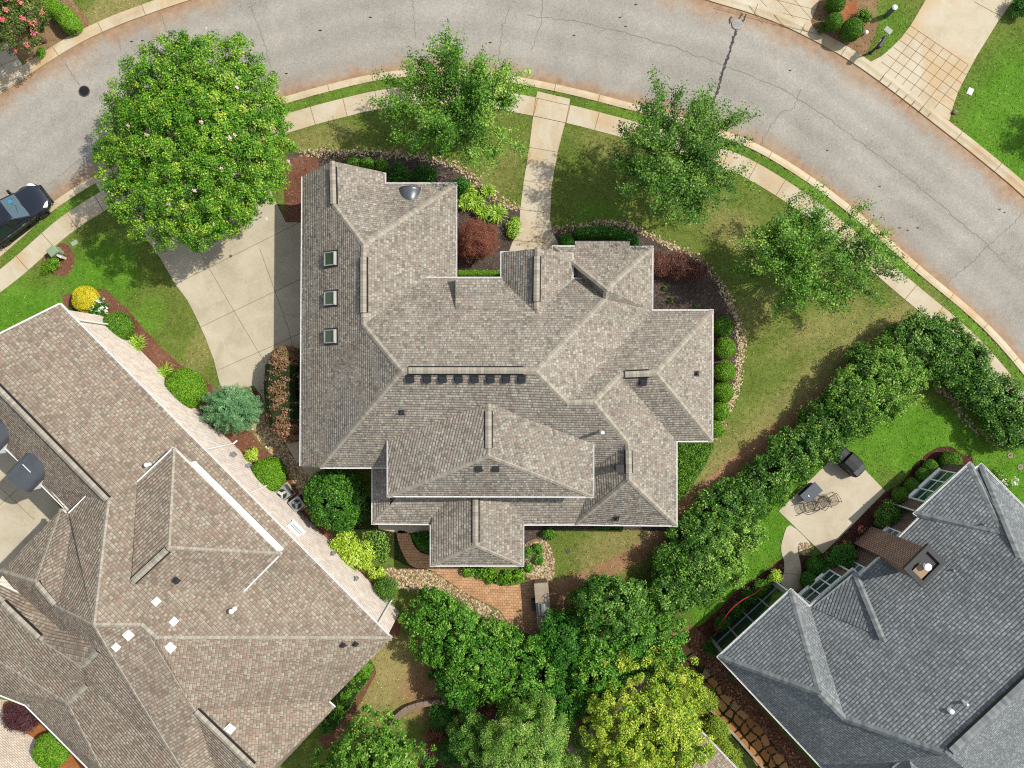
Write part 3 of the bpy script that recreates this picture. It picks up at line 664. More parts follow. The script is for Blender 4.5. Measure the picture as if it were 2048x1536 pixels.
# ================================================================ GROUND, ROAD, PAVING
KL = catmull([(-400, 770), (-140, 610), (-60, 541), (0, 494), (102, 406), (205, 341), (300, 290), (400, 248), (480, 220), (561, 195), (645, 171), (754, 146), (859, 136), (953, 140), (1043, 154), (1149, 176), (1254, 203), (1342, 227), (1450, 261), (1530, 295), (1640, 364), (1733, 437), (1828, 520), (1878, 562), (1936, 610), (1997, 668), (2060, 742), (2130, 835), (2260, 1030)], 10)
OL = catmull([(-420, 560), (-160, 310), (-80, 243), (0, 188), (68, 142), (146, 93), (217, 58), (284, 32), (369, 3), (500, -35), (700, -75), (900, -95), (1100, -85), (1280, -45), (1416, 0), (1496, 24), (1563, 49), (1631, 82), (1706, 125), (1787, 183), (1872, 249), (1956, 315), (2048, 393), (2130, 480), (2330, 720)], 10)
NR = 260
kr, orr = resample(KL, NR), resample(OL, NR)
ZR = -.085
# the ground: one sheet, fine in the middle, reaching the horizon
def axis(a, b, st):
    mid = list(np.arange(a, b + 1e-6, st)); out = [b]; s = st
    while out[-1] < 600: s *= 1.5; out.append(out[-1] + s)
    neg = [a]; s = st
    while neg[-1] > -600: s *= 1.5; neg.append(neg[-1] - s)
    return np.array(neg[:0:-1] + mid + out[1:])
gx, gy = axis(-34, 34, .28), axis(-26, 26, .28); X, Y = np.meshgrid(gx, gy); G = np.c_[X.ravel(), Y.ravel()]
kw = np.array([Wxy(*p) for p in KL]); ow = np.array([Wxy(*p) for p in OL]); rp = np.r_[kw, ow[::-1]]
ins = inside(G, rp); near = np.abs(G[:, 1]) < 40
dd = np.full(len(G), 9.); dd[near] = np.minimum(seg_dist(G[near], kw[::4]), seg_dist(G[near], ow[::4]))
Z = np.where(ins | (dd < .30), -.16, 0.0)
wear = np.zeros((len(G), 4), np.float32); wear[:, 3] = 1
PX = np.c_[G[:, 0]/U*FPX/HC + 1024, 768 - G[:, 1]/U*FPX/HC]
def ell(ch, x, y, rx, ry, rot, v, hard=1.6):
    a = R(rot); dx, dy = PX[:, 0]-x, PX[:, 1]-y; u = dx*math.cos(a) + dy*math.sin(a); w = -dx*math.sin(a) + dy*math.cos(a)
    f = np.clip(hard*(1 - np.sqrt((u/rx)**2 + (w/ry)**2)), 0, 1)*v; wear[:, ch] = np.maximum(wear[:, ch], f) if v > 0 else wear[:, ch]*(1 - np.clip(f/v, 0, 1)*(-v))
def band(ch, pts, w, v):
    d = seg_dist(PX, catmull(pts, 5)); f = np.clip(1.5*(1 - d/w), 0, 1)*v; wear[:, ch] = np.maximum(wear[:, ch], f)
# lush lawns: right garden, far right, left neighbour
for a in ((1600, 1000, 330, 130, -40, 1), (1560, 1060, 120, 60, -45, 1), (1420, 1215, 70, 40, -42, 1), (1850, 880, 260, 110, 10, 1), (2080, 960, 180, 120, 0, 1), (1480, 1180, 140, 60, -42, 1), (2040, 250, 175, 260, 20, 1), (1790, 60, 60, 90, 0, .55), (40, 640, 150, 110, -30, .9), (200, 560, 120, 140, 40, .8), (290, 640, 60, 100, 40, .5), (80, 430, 160, 18, -38, .6)): ell(2, *a)
band(2, offset(KL, 25).tolist()[30:170:6], 16, .5)
band(2, offset(KL, 25).tolist()[170:-10:6], 16, .62)
ell(2, 1150, 215, 45, 40, 0, .4); ell(2, 1190, 430, 80, 50, 0, .5); ell(2, 990, 330, 60, 80, 30, .35)
# dry and bare ground
band(0, [(1840, 625), (1700, 720), (1560, 850), (1440, 950), (1380, 1010), (1300, 1060), (1200, 1120)], 75, .65)
band(1, [(1800, 655), (1700, 740), (1610, 820), (1520, 890), (1440, 955), (1370, 1020), (1290, 1095), (1190, 1150), (1100, 1180)], 27, .85)
for a in ((1500, 640, 150, 60, -30, .45), (1480, 470, 130, 60, 30, .55), (640, 275, 110, 40, -10, .5), (1000, 340, 70, 80, 20, .4), (1230, 300, 120, 50, 20, .35), (1240, 1080, 90, 40, 0, .6), (770, 1350, 130, 120, -40, .95), (410, 690, 40, 120, 30, .5), (230, 20, 120, 40, -20, .8), (1650, 650, 160, 50, -30, .5)): ell(0, *a)
for a in ((1115, 1200, 45, 34, 0, .75), (880, 1380, 130, 110, 0, .75), (1000, 1450, 120, 90, 0, .9), (1370, 1280, 60, 40, 45, .9), (1200, 1440, 120, 80, 0, .7)): ell(1, *a)
wear[ins] = (0, .5, 0, 1)
nx, ny = len(gx), len(gy)
F = [[j*nx+i, j*nx+i+1, (j+1)*nx+i+1, (j+1)*nx+i] for j in range(ny-1) for i in range(nx-1)]
o = mesh('ground', np.c_[G, Z], F, 'ground_grass'); props(o, kind='structure')
at = o.data.attributes.new('wear', 'FLOAT_COLOR', 'POINT'); at.data.foreach_set('color', wear.ravel())

WG, WN = wear.reshape(len(gy), len(gx), 4), (gx, gy)
def wear_at(q):
    x, y = (q[:, 0]-1024)*HC/FPX*U, (768-q[:, 1])*HC/FPX*U
    return WG[np.clip(np.searchsorted(gy, y), 0, len(gy)-1), np.clip(np.searchsorted(gx, x), 0, len(gx)-1)]
PAVED = []   # pixel polygons that carry no grass or litter
# road between the kerbs
V = []; uvs = []; NC = 12
for i in range(NR):
    a, b2 = Vector(Wxy(*kr[i]) + (ZR,)), Vector(Wxy(*orr[i]) + (ZR,)); w = (b2-a).length
    for j in range(NC+1): p = a.lerp(b2, j/NC); p.z = ZR + .05*math.sin(math.pi*j/NC); V.append(p); uvs.append((w*j/NC, w*(1-j/NC)))
F = [[i*(NC+1)+j, (i+1)*(NC+1)+j, (i+1)*(NC+1)+j+1, i*(NC+1)+j+1] for i in range(NR-1) for j in range(NC)]
o = mesh('road', V, F, 'road_asphalt', uv=uvs); props(o, kind='structure')
if o.data.polygons[0].normal.z < 0: o.data.flip_normals()

def profile_strip(name, L, prof, mats, joints_every=None, skip=None, jmi=1):
    """sweep a section [(offset px, z m)] along pixel polyline L; transverse joints as narrow strips"""
    L = np.asarray(L); b = B(); offs = [offset(L, o) for o, z in prof]; n = len(L); k = len(prof)
    for i in range(n-1):
        if skip and skip(L[i]): continue
        V = [Vector(Wxy(*offs[j][ii]) + (prof[j][1],)) for ii in (i, i+1) for j in range(k)]
        b.add(V, [[j, j+1, k+j+1, k+j] for j in range(k-1)])
    if joints_every:
        d = np.r_[0, np.cumsum(np.hypot(*np.diff(L, axis=0).T))]
        for s in np.arange(joints_every*.3, d[-1], joints_every):
            i = int(np.searchsorted(d, s)); i = min(i, n-2)
            if skip and skip(L[i]): continue
            tv = L[i+1]-L[i]; tv = tv/np.hypot(*tv)*.55
            V = []
            for j in range(k):
                p = offs[j][i]; V += [Vector(Wxy(*(p - tv)) + (prof[j][1] + .004,)), Vector(Wxy(*(p + tv)) + (prof[j][1] + .004,))]
            b.add(V, [[2*j, 2*j+1, 2*j+3, 2*j+2] for j in range(k-1)], jmi)
    o = b.build(name, mats); props(o, kind='structure'); me = o.data
    import bmesh
    bm = bmesh.new(); bm.from_mesh(me); bmesh.ops.remove_doubles(bm, verts=bm.verts, dist=1e-5)
    for f in bm.faces:
        if f.normal.z < -.01: f.normal_flip()
    bm.to_mesh(me); bm.free(); return o
kd, od = resample(KL, 420), resample(OL, 420)
profile_strip('kerb', kd, [(0, ZR-.05), (.4, ZR+.06), (4, ZR+.085), (9, .035), (15, .03), (15.4, -.1)], ['kerb_concrete', 'joint_tan'], 92)
profile_strip('kerb', od, [(-21.5, -.1), (-21, .03), (-13, .035), (-7, ZR+.075), (-.4, ZR+.06), (0, ZR-.05)], ['kerb_concrete', 'joint_tan'], 96)
verge_off = lambda p: (178 < p[0] < 440 and p[1] < 420) or 1075 < p[0] < 1140
# pavement (sidewalk) behind the verge
profile_strip('sidewalk', kd, [(34.6, -.05), (35, .02), (72, .022), (72.4, -.05)], ['walk_concrete', 'joint_tan'], 68)
sheet('apron', [(1075, 183), (1140, 198), (1137, 222), (1069, 208)], 'walk_concrete', .024, joints=[[(1071, 196), (1138, 211)], [(1072, 194), (1066, 234)], [(1139, 209), (1131, 246)], [(1066, 232), (1131, 246)]], jmat='joint_tan')
# front walk
sheet('front_walk', [(1067, 226), (1133, 240), (1130, 246), (1116, 301), (1103, 373), (1100, 440), (1105, 464), (1118, 490), (1118, 520), (1018, 520), (1019, 500), (1025, 484), (1038, 466), (1040, 423), (1047, 366), (1058, 298)], 'walk_concrete', .028, joints=[[(1059, 295), (1117, 305)], [(1048, 361), (1105, 370)], [(1041, 419), (1101, 427)], [(1028, 481), (1114, 488)]])
# driveway of the main house with its tail running on as a path along the west wall
sheet('driveway', [(186, 357), (205, 357), (300, 306), (400, 264), (470, 240), (500, 300), (540, 380), (572, 445), (650, 445), (650, 960), (600, 950), (588, 915), (570, 885), (552, 858), (535, 822), (522, 790), (508, 772), (448, 780), (440, 768), (428, 720), (411, 675), (393, 635), (375, 600), (352, 570), (320, 515), (285, 465), (255, 432), (240, 410), (205, 390)], 'drive_concrete', .030,
      joints=[[(345, 572), (600, 445)], [(400, 655), (650, 535)], [(437, 740), (650, 645)], [(380, 470), (470, 625), (530, 725)], [(520, 498), (578, 660), (600, 760)], [(520, 782), (600, 760)], [(300, 495), (470, 405)]], jw=.03)
sheet('driveway', [(-60, 60), (20, 90), (52, 140), (30, 166), (-60, 225)], 'drive_concrete', .026, joints=[[(-20, 95), (20, 155)], [(-40, 150), (40, 115)]])
sheet('driveway', [(1492, 4), (1430, -20), (1400, -60), (1640, -60), (1638, 0), (1621, 44), (1630, 62), (1560, 28)], 'walk_concrete', .026, joints=[[(1440+i*40, -50+i*6), (1530+i*40, 46+i*8)] for i in range(0, 4)] + [[(1430, -30+j*22), (1640, 22+j*24)] for j in range(-1, 3)], jmat='joint_tan', jw=.025)
dx, dy = np.array((1936-1821, 130-51.)), np.array((1780-1821, 98-51.))
gl = []
a0, a1, b0, b1 = np.array((1821, 51.)), np.array((1936, 130.)), np.array((1739, 125.)), np.array((1897, 245.))
for i in range(1, 8): gl.append([tuple(a0 + (a1-a0)*i/7.), tuple(a0 + (a1-a0)*i/7. + np.array((-.62, .80))*(135 - abs(i-4)*2))])
for j in range(0, 7): p = a0 + np.array((-.64, .77))*19*j; gl.append([tuple(p + np.array((1 if j else -1, 0))*(2)), tuple(p + np.array((.824, .567))*(138 + 10*j))])
sheet('driveway', [(1739, 125), (1762, 113), (1780, 98), (1802, 76), (1821, 51), (1851, 0), (1880, -60), (2060, -60), (2024, 4), (1997, 41), (1953, 112), (1930, 155), (1916, 183), (1905, 215), (1897, 245)], 'walk_concrete', .026, joints=[[p for p in g] for g in gl] + [[(1948, 4), (2003, 34)]], jmat='joint_tan', jw=.03)
sheet('court', [(-120, 700), (140, 1040), (0, 1160), (-120, 1160)], 'drive_concrete', .026, joints=[[(-20, 955), (70, 1040)], [(0, 1010), (50, 965)]])
# beds
sheet('mulch_bed', [(575, 322), (605, 306), (640, 303), (700, 305), (760, 306), (801, 308), (870, 320), (931, 342), (970, 379), (1008, 406), (1040, 418), (1036, 470), (1022, 492), (1020, 580), (900, 580), (640, 480)], 'mulch_dark', .008, 5, .5, 3)
sheet('mulch_bed', [(572, 335), (606, 312), (640, 330), (640, 446), (574, 446), (570, 400)], 'mulch_red', .012, 4, .5, 4)
sheet('mulch_bed', [(1103, 462), (1120, 458), (1149, 455), (1198, 446), (1249, 450), (1292, 469), (1338, 490), (1390, 514), (1427, 549), (1450, 583), (1467, 626), (1479, 658), (1480, 698), (1477, 741), (1471, 778), (1456, 815), (1441, 850), (1427, 880), (1340, 890), (1250, 700), (1150, 560)], 'mulch_dark', .008, 5, .5, 5)
sheet('mulch_bed', [(129, 609), (160, 588), (195, 578), (217, 585), (261, 626), (305, 677), (359, 728), (406, 755), (430, 775), (470, 775), (522, 790), (500, 860), (545, 914), (574, 946), (610, 990), (650, 1050), (700, 1110), (770, 1200), (800, 1245), (760, 1260), (500, 1000), (300, 780)], 'mulch_red', .008, 4, .5, 6)
sheet('mulch_bed', [(82, 524), (123, 487), (146, 505), (148, 530), (130, 552), (104, 545)], 'mulch_red', .009, 6, .4, 7)
sheet('pebble_strip', [(516, 786), (530, 812), (552, 858), (585, 915), (640, 975), (640, 1010), (600, 985), (560, 925), (520, 885), (500, 850)], 'pebble_ground', .012, 3, .5, 8)
sheet('mulch_bed', [(-40, -40), (95, -40), (160, 20), (178, 52), (150, 76), (70, 120), (40, 118), (20, 90), (-60, 60)], 'mulch_pine', .008, 4, .5, 9)
sheet('mulch_bed', [(1638, -20), (1621, 40), (1630, 60), (1675, 88), (1722, 117), (1752, 60), (1752, 30), (1742, -20)], 'mulch_pine', .012, 5, .4, 10)
sheet('clay_patch', [(1690, 12), (1712, 2), (1708, 28), (1692, 46), (1684, 40)], 'clay_dirt', .016, 6, .5, 11)
sheet('paver_court', [(-80, 1380), (60, 1410), (190, 1540), (230, 1620), (-80, 1620)], 'pale_paver', .03)
sheet('mulch_bed', [(10, 1404), (50, 1408), (130, 1470), (200, 1545), (240, 1610), (170, 1610), (120, 1545), (68, 1475), (20, 1455), (8, 1430)], 'mulch_orange', .034, 4, .4, 22)
# back garden of the main house
sheet('mulch_bed', [(1040, 1040), (1110, 1045), (1360, 1045), (1340, 1062), (1240, 1060), (1110, 1062), (1090, 1090), (1075, 1150), (1040, 1150)], 'mulch_dark', .008, 4, .5, 12)
sheet('mulch_bed', [(640, 990), (760, 1000), (870, 1060), (860, 1150), (820, 1135), (770, 1110), (700, 1090)], 'moss_ground', .010, 4, .5, 13)
sheet('landing', [(752, 1020), (870, 1020), (870, 1064), (800, 1066), (757, 1058)], 'drive_concrete', .03)
sheet('brick_patio', [(793, 1064), (818, 1066), (826, 1088), (843, 1106), (866, 1112), (866, 1128), (915, 1132), (959, 1154), (1003, 1172), (1051, 1166), (1078, 1160), (1086, 1262), (1040, 1262), (1012, 1238), (997, 1219), (949, 1195), (902, 1166), (862, 1140), (827, 1134), (808, 1112)], 'clay_paver', .03, 3)
sheet('pebble_strip', [(770, 1137), (827, 1137), (862, 1142), (902, 1168), (949, 1197), (1000, 1225), (1010, 1240), (960, 1240), (880, 1190), (790, 1175)], 'pebble_ground', .012, 4, .5, 14)
sheet('pebble_strip', [(1048, 1090), (1090, 1078), (1108, 1110), (1108, 1150), (1094, 1165), (1060, 1160), (1046, 1140)], 'pebble_ground', .013, 4, .5, 15)
sheet('mulch_bed', [(640, 1440), (668, 1415), (715, 1370), (742, 1330), (752, 1345), (735, 1380), (700, 1440), (650, 1500)], 'mulch_red', .010, 4, .5, 16)
sheet('mulch_bed', [(880, 1420), (990, 1390), (1080, 1420), (1060, 1600), (830, 1600), (840, 1520)], 'mulch_brown', .010, 4, .5, 17)
sheet('side_path', [(1130, 1500), (1290, 1340), (1310, 1350), (1190, 1480), (1160, 1520)], 'retaining_block', .012)
# right garden
sheet('patio', [(1687, 894), (1770, 982), (1706, 1048), (1645, 1107), (1557, 1022)], 'patio_concrete', .03)
sheet('garden_path', [(1580, 1050), (1566, 1075), (1562, 1100), (1568, 1125), (1566, 1150), (1553, 1180), (1560, 1200), (1606, 1200), (1601, 1160), (1602, 1135), (1595, 1100), (1600, 1085), (1620, 1086)], 'patio_concrete', .034, 3, joints=[[(1565, 1146), (1602, 1150)]])
sheet('mulch_bed', [(1352, 1268), (1395, 1255), (1440, 1215), (1475, 1180), (1520, 1150), (1568, 1115), (1600, 1110), (1645, 1107), (1706, 1048), (1772, 984), (1800, 968), (1835, 925), (1868, 898), (1900, 893), (1922, 908), (1945, 935), (1860, 1100), (1640, 1300), (1520, 1400), (1420, 1330)], 'mulch_brown', .008, 4, .5, 18)
sheet('pebble_strip', [(1597, 1086), (1614, 1084), (1626, 1097), (1610, 1108), (1598, 1106)], 'pebble_ground', .014, 4, .4, 19)
sheet('mulch_bed', [(1352, 1268), (1400, 1262), (1450, 1330), (1560, 1460), (1680, 1600), (1580, 1600), (1470, 1440), (1390, 1330)], 'mulch_red', .010, 3, .5, 20)
sheet('moss_strip', [(1340, 1290), (1370, 1290), (1420, 1345), (1500, 1440), (1560, 1500), (1620, 1600), (1540, 1600), (1460, 1480), (1390, 1390), (1340, 1325)], 'moss_ground', .014, 3, .5, 21)

# worn marks of the road: thin cracks, sealed crack, manhole lids are things below
rgc = np.random.RandomState(5)
def crackline(pts, w=.035, name='road_crack', mat='crack', jit=1.3):
    L = resample(pts, max(6, int(len(pts)*9))); L[1:-1] += rgc.normal(0, jit, (len(L)-2, 2)); b = B()
    P = np.array([Wxy(*p) for p in L]); t = np.gradient(P, axis=0); t /= np.hypot(t[:, 0], t[:, 1])[:, None]; n = np.c_[-t[:, 1], t[:, 0]]; ww = w*.5*rgc.uniform(.55, 1.5, len(P))[:, None]
    dk = np.array([(seg_dist(np.array([p]), kr)[0], seg_dist(np.array([p]), orr)[0]) for p in L]); f = dk[:, 0]/(dk.sum(1)); z = ZR + .05*np.sin(np.pi*f) + .006
    A, Q = P + n*ww, P - n*ww; k = len(P); b.add([(*a, zz) for a, zz in zip(A, z)] + [(*a, zz) for a, zz in zip(Q, z)], [[i+k, i+1+k, i+1, i] for i in range(k-1)])
    return props(b.build(name, mat), kind='structure')
for c in ([(495, -10), (515, 50), (530, 90), (540, 130), (555, 180)], [(823, -10), (828, 40), (831, 75)], [(1085, -5), (1084, 44), (1072, 75), (1063, 98)], [(1020, 10), (1006, 51), (1000, 95), (996, 125)],
          [(1563, 176), (1631, 220), (1699, 267), (1767, 318), (1851, 383), (1916, 440), (1977, 491), (2010, 525)], [(2060, 412), (2030, 445), (2010, 462), (1977, 491), (1950, 520), (1895, 565)], [(1602, 178), (1587, 217), (1563, 223), (1543, 250), (1530, 270), (1523, 291)],
          [(130, 125), (144, 150), (159, 169)], [(322, 30), (328, 48), (333, 64)], [(236, 75), (240, 100)], [(1054, 29), (1149, 41), (1257, 68), (1342, 91), (1440, 128), (1563, 176)], [(25, 320), (35, 340)], [(95, 370), (160, 315)]): crackline(c, .03 if len(c) > 2 else .022)
crackline([(1473, 60), (1465, 85), (1455, 118), (1445, 145), (1438, 175), (1428, 200), (1424, 222)], .13, 'tar_seal', 'tar', .8)
for a in ([(1493, 27), (1489, 38), (1484, 43)], [(1486, 26), (1480, 34), (1477, 40)], [(1464, 32), (1460, 38), (1461, 45)]): crackline(a, .1, 'tar_seal', 'tar', .5)

for x, y in ((284, 80), (262, 82), (572, 146), (1240, 34), (1251, 52), (1272, 8), (1148, 70), (1760, 372), (1800, 455), (1816, 460), (1836, 455), (2000, 418), (2010, 424), (640, 60), (740, 34), (980, 84), (1655, 300), (1580, 140)):
    crackline([(x - 2, y), (x, y + .6), (x + 2.2, y + .2)], .07, 'oil_spot', 'tar', .3)
# loose stones edging the beds
stones('river_stones', [('line', [(605, 306), (666, 305), (740, 306), (801, 309), (870, 320), (931, 342), (970, 379), (1008, 406), (1038, 416)], .16, .5), ('line', [(1102, 461), (1149, 456), (1198, 446), (1249, 449), (1292, 468), (1338, 491), (1390, 514), (1427, 549), (1450, 583)], .13, .4), ('line', [(1450, 583), (1467, 626), (1479, 660), (1481, 700), (1477, 741), (1471, 778), (1456, 815), (1441, 850), (1429, 876)], .16, .5)], 'river_stone', .052, 2000, 1, .010)
stones('river_stones', [('poly', [(516, 786), (530, 812), (552, 858), (585, 915), (640, 975), (640, 1010), (600, 985), (560, 925), (520, 885), (500, 850)], .5), ('poly', [(770, 1137), (827, 1137), (862, 1142), (902, 1168), (949, 1197), (1000, 1225), (1010, 1240), (960, 1240), (880, 1190), (790, 1175)], .4), ('poly', [(1048, 1090), (1090, 1078), (1108, 1110), (1108, 1150), (1094, 1165), (1060, 1160), (1046, 1140)], .3)], 'river_stone', .06, 3200, 2, .014)
stones('brown_stones', [('poly', [(1360, 1272), (1398, 1266), (1450, 1340), (1560, 1470), (1670, 1600), (1610, 1600), (1470, 1430), (1400, 1335)], 1.)], 'brown_stone', .055, 2400, 3, .012)
stones('brown_stones', [('line', [(1868, 765), (1905, 800), (1930, 840), (1960, 868), (1990, 882)], .12, .5), ('poly', [(1597, 1086), (1614, 1084), (1626, 1097), (1610, 1108), (1598, 1106)], .3)], 'river_stone', .06, 420, 4, .014)

# ---- grass blades and loose litter, each one object that nobody could count
KA, OA = offset(KL, 15.5), offset(OL, -21.5); RP = np.r_[KA, OA[::-1]]; SW1, SW2 = offset(KL, 34.5), offset(KL, 72.5)
SWP = np.r_[SW1, SW2[::-1]]
def free(q):
    r = ~inside(q, RP) & ~inside(q, SWP)
    for p in SHEETS: r &= ~inside(q, p)
    return r
def reg(sel): return lambda q, rg: free(q) & sel(wear_at(q), q, rg)
litter('grass_blades', reg(lambda w, q, rg: (w[:, 2] < .45) & (w[:, 1] < .5) & (rg.uniform(0, 1, len(q)) > w[:, 0]*.6)), 'blade_olive', 60000, .10, .32, 71, .015, .7)
litter('grass_blades', reg(lambda w, q, rg: (w[:, 2] > .4) & (w[:, 1] < .5)), 'blade_lush', 45000, .10, .32, 72, .015, .7)
litter('grass_blades', reg(lambda w, q, rg: (w[:, 0] > rg.uniform(.1, .8, len(q))) & (w[:, 1] < .7)), 'blade_dry', 26000, .10, .3, 73, .012, .6)
litter('leaf_litter', reg(lambda w, q, rg: w[:, 1] > rg.uniform(.25, .9, len(q))), 'straw', 16000, .10, .3, 74, .010, .3)
MB = [np.array(p) for p in MULCH]
def mulch_sel(q, rg):
    r = np.zeros(len(q), bool)
    for p in MB: r |= inside(q, p)
    for p in SHEETS:
        if not any(p is m_ for m_ in MULCH): r &= ~inside(q, p)
    return r
litter('bark_chips', mulch_sel, 'chips', 26000, .085, .5, 75, .014, .35)
# ================================================================ HOUSES
def roof_mesh(name, VT, faces, mat, parent, thick=.16, trim='trim_white'):
    """roof slopes from named corners {key: (px, py, z)}; free edges get a fascia, the underside a soffit"""
    keys = list(VT); idx = {k: i for i, k in enumerate(keys)}; V = [W(*VT[k]) for k in keys]; n = len(V); F = []; fm = []
    axes = []
    from mathutils.geometry import tessellate_polygon
    e = {}
    for f in faces:
        ii = [idx[k] for k in f]; p = [V[i] for i in ii]; nrm_ = Vector()
        for a, b in zip(p, p[1:] + p[:1]): nrm_ += a.cross(b)
        if nrm_.z < 0: ii = ii[::-1]; p = p[::-1]; nrm_ = -nrm_
        nrm_.normalize(); u = Vector((0, 0, 1)).cross(nrm_); u = u.normalized() if u.length > 1e-3 else Vector((1, 0, 0)); ax = (u, nrm_.cross(u))
        for t in tessellate_polygon([[Vector((q.x, q.y, 0)) for q in p]]):
            t = [ii[k] for k in t]; A, B_, C_ = (V[k] for k in t)
            if (B_-A).cross(C_-A).z < 0: t = t[::-1]
            F.append(t); fm.append(0); axes.append(ax)
        for a, b in zip(ii, ii[1:] + ii[:1]): e[(a, b)] = 1
    top = len(F); V2 = V + [v - Vector((0, 0, thick)) for v in V]
    for f in F[:top]: F.append([i + n for i in f[::-1]]); fm.append(1)
    for (a, b) in e:
        if (b, a) not in e: F.append([b, a, a + n, b + n]); fm.append(1)
    o = mesh(name, V2, F, [mat, trim], parent, fm=fm); ul = o.data.uv_layers.new(name="UVMap")
    for p, ax in zip(o.data.polygons, axes):
        for li in p.loop_indices:
            q = V2[o.data.loops[li].vertex_index]; ul.data[li].uv = (q.dot(ax[0]), q.dot(ax[1]))
    return o
def cap(p, q, parent, mat='ridge_cap', w=.28, lift=.022, drop=.55, name='ridge_cap'):
    """folded shingle cap along a ridge or hip"""
    p, q = W(*p), W(*q); t = (q - p).normalized(); s = Vector((-t.y, t.x, 0)).normalized(); L = (q-p).length; up = Vector((0, 0, 1)); h = w/2
    V = []; uv = []
    for a, u in ((p - t*.02, 0), (q + t*.02, L)):
        for o, z in ((-h, -h*drop - .03), (-h, -h*drop), (0, 0), (h, -h*drop), (h, -h*drop - .03)): V.append(a + s*o + up*(z + lift)); uv.append((u, o))
    return mesh(name, V, [[0, 5, 6, 1], [1, 6, 7, 2], [2, 7, 8, 3], [3, 8, 9, 4], [0, 1, 2, 3, 4], [9, 8, 7, 6, 5]], mat, parent, uv=uv)
def ridge_vent(p, q, parent, w=.32, mat='ridge_cap'):
    """raised ridge vent: cap on two dark slotted sides"""
    p, q = W(*p), W(*q); t = (q - p).normalized(); s = Vector((-t.y, t.x, 0)).normalized(); up = Vector((0, 0, 1)); h = w/2; L = (q-p).length
    V = []; uv = []
    for a, u in ((p, 0), (q, L)):
        for o, z in ((-h-.07, -.09), (-h, .02), (0, .09), (h, .02), (h+.07, -.09)): V.append(a + s*o + up*z); uv.append((u, o))
    return mesh('ridge_vent', V, [[0, 5, 6, 1], [1, 6, 7, 2], [2, 7, 8, 3], [3, 8, 9, 4], [0, 1, 2, 3, 4], [9, 8, 7, 6, 5]], [mat, 'vent_slot'], parent, fm=[1, 0, 0, 1, 1, 1], uv=uv)
def gutter(pts, parent, side=1, w=.065):
    """white gutter trough along eave pixels (px, py, z), set outside the eave"""
    P = [W(*p) for p in pts]; b = B()
    # outward offset with mitred corners (side: +1 = left of travel in world xy)
    n = len(P); O = []
    for i in range(n):
        d1 = (P[i]-P[i-1]).normalized() if i else (P[1]-P[0]).normalized(); d2 = (P[i+1]-P[i]).normalized() if i < n-1 else d1
        n1 = Vector((-d1.y, d1.x, 0))*side; n2 = Vector((-d2.y, d2.x, 0))*side; k = max(.35, 1 + n1.dot(n2)); O.append((n1+n2)/k)
    prof = ((.005, -.13), (.005, -.012), (.02, -.012), (.022, -.06), (w-.02, -.06), (w-.015, -.005), (w, -.005), (w-.02, -.13)); m = len(prof)
    V = [p + o*x + Vector((0, 0, z)) for p, o in zip(P, O) for x, z in prof]
    F = [[i*m+j, i*m+(j+1) % m, (i+1)*m+(j+1) % m, (i+1)*m+j] for i in range(n-1) for j in range(m)] + [list(range(m)), [(n-1)*m+j for j in range(m-1, -1, -1)]]
    b.add(V, F)
    # hidden-hanger clips across the trough
    for i in range(n-1):
        L = (P[i+1]-P[i]).length
        for k in range(1, int(L/1.0)):
            c = P[i].lerp(P[i+1], k*1.0/L) + O[i]*(w*.5); t = (P[i+1]-P[i]).normalized(); s = Vector((-t.y, t.x, 0)).normalized()
            b.box(c + Vector((0, 0, -.008)), (.018, w*.55, .006), 0, (t, s, t.cross(s)))
    return b.build('gutter', 'gutter_white', parent)
def wall_prism(foot, z0, z1, parent, mat, d=.38, name='wall'):
    """outer walls from eave-corner pixels (px, py, z of eave), set in by d metres"""
    P = inset([Wxy(*p) for p in foot], d); n = len(P); z0 *= U; z1 *= U
    A = sum(P[i][0]*P[(i+1) % n][1] - P[(i+1) % n][0]*P[i][1] for i in range(n))
    if A < 0: P = P[::-1]
    V = []; F = []; uv = []; s = 0
    for i in range(n):
        a, b = P[i], P[(i+1) % n]; L = float(np.hypot(*(b-a))); k = len(V)
        V += [(*a, z0), (*b, z0), (*b, z1), (*a, z1)]; uv += [(s, z0), (s+L, z0), (s+L, z1), (s, z1)]; F.append([k, k+1, k+2, k+3]); s += L
    k = len(V); V += [(*p, z1) for p in P]; uv += [tuple(p) for p in P]; F.append(list(range(k, k+n)))
    return mesh(name, V, F, mat, parent, uv=uv)
class Slope:
    """roof plane through a pixel at height z, rising along world-xy direction d with slope s"""
    def __init__(s, px, py, z, d, k): s.o = W(px, py, z); s.d = Vector((*d, 0)).normalized(); s.k = k
    def at(s, px, py):
        c = Vector((0, 0, HC*U)); r = W(px, py, 0) - c
        den = r.z - s.k*r.dot(s.d); t = (s.o.z - c.z + s.k*(c - s.o).dot(s.d))/den; return c + r*t
    def axes(s):
        n = (Vector((0, 0, 1)) - s.d*s.k).normalized(); v = (s.d + Vector((0, 0, s.k))).normalized(); return v.cross(n), v, n
def box_vent(sl, px, py, parent, mat='black_vent', sz=.17, h=.09):
    u, v, n = sl.axes(); p = sl.at(px, py); b = B(); b.box(p + n*.015, (sz*1.25, sz*1.3, .015), 0, (u, v, n)); b.box(p + n*(h*.5+.02), (sz*.8, sz*.8, h*.5), 0, (u, v, n))
    b.box(p + n*(h+.035) - v*.03, (sz*1.02, sz*1.08, .02), 0, (u, v, n), .88); b.build('roof_vent', mat, parent)
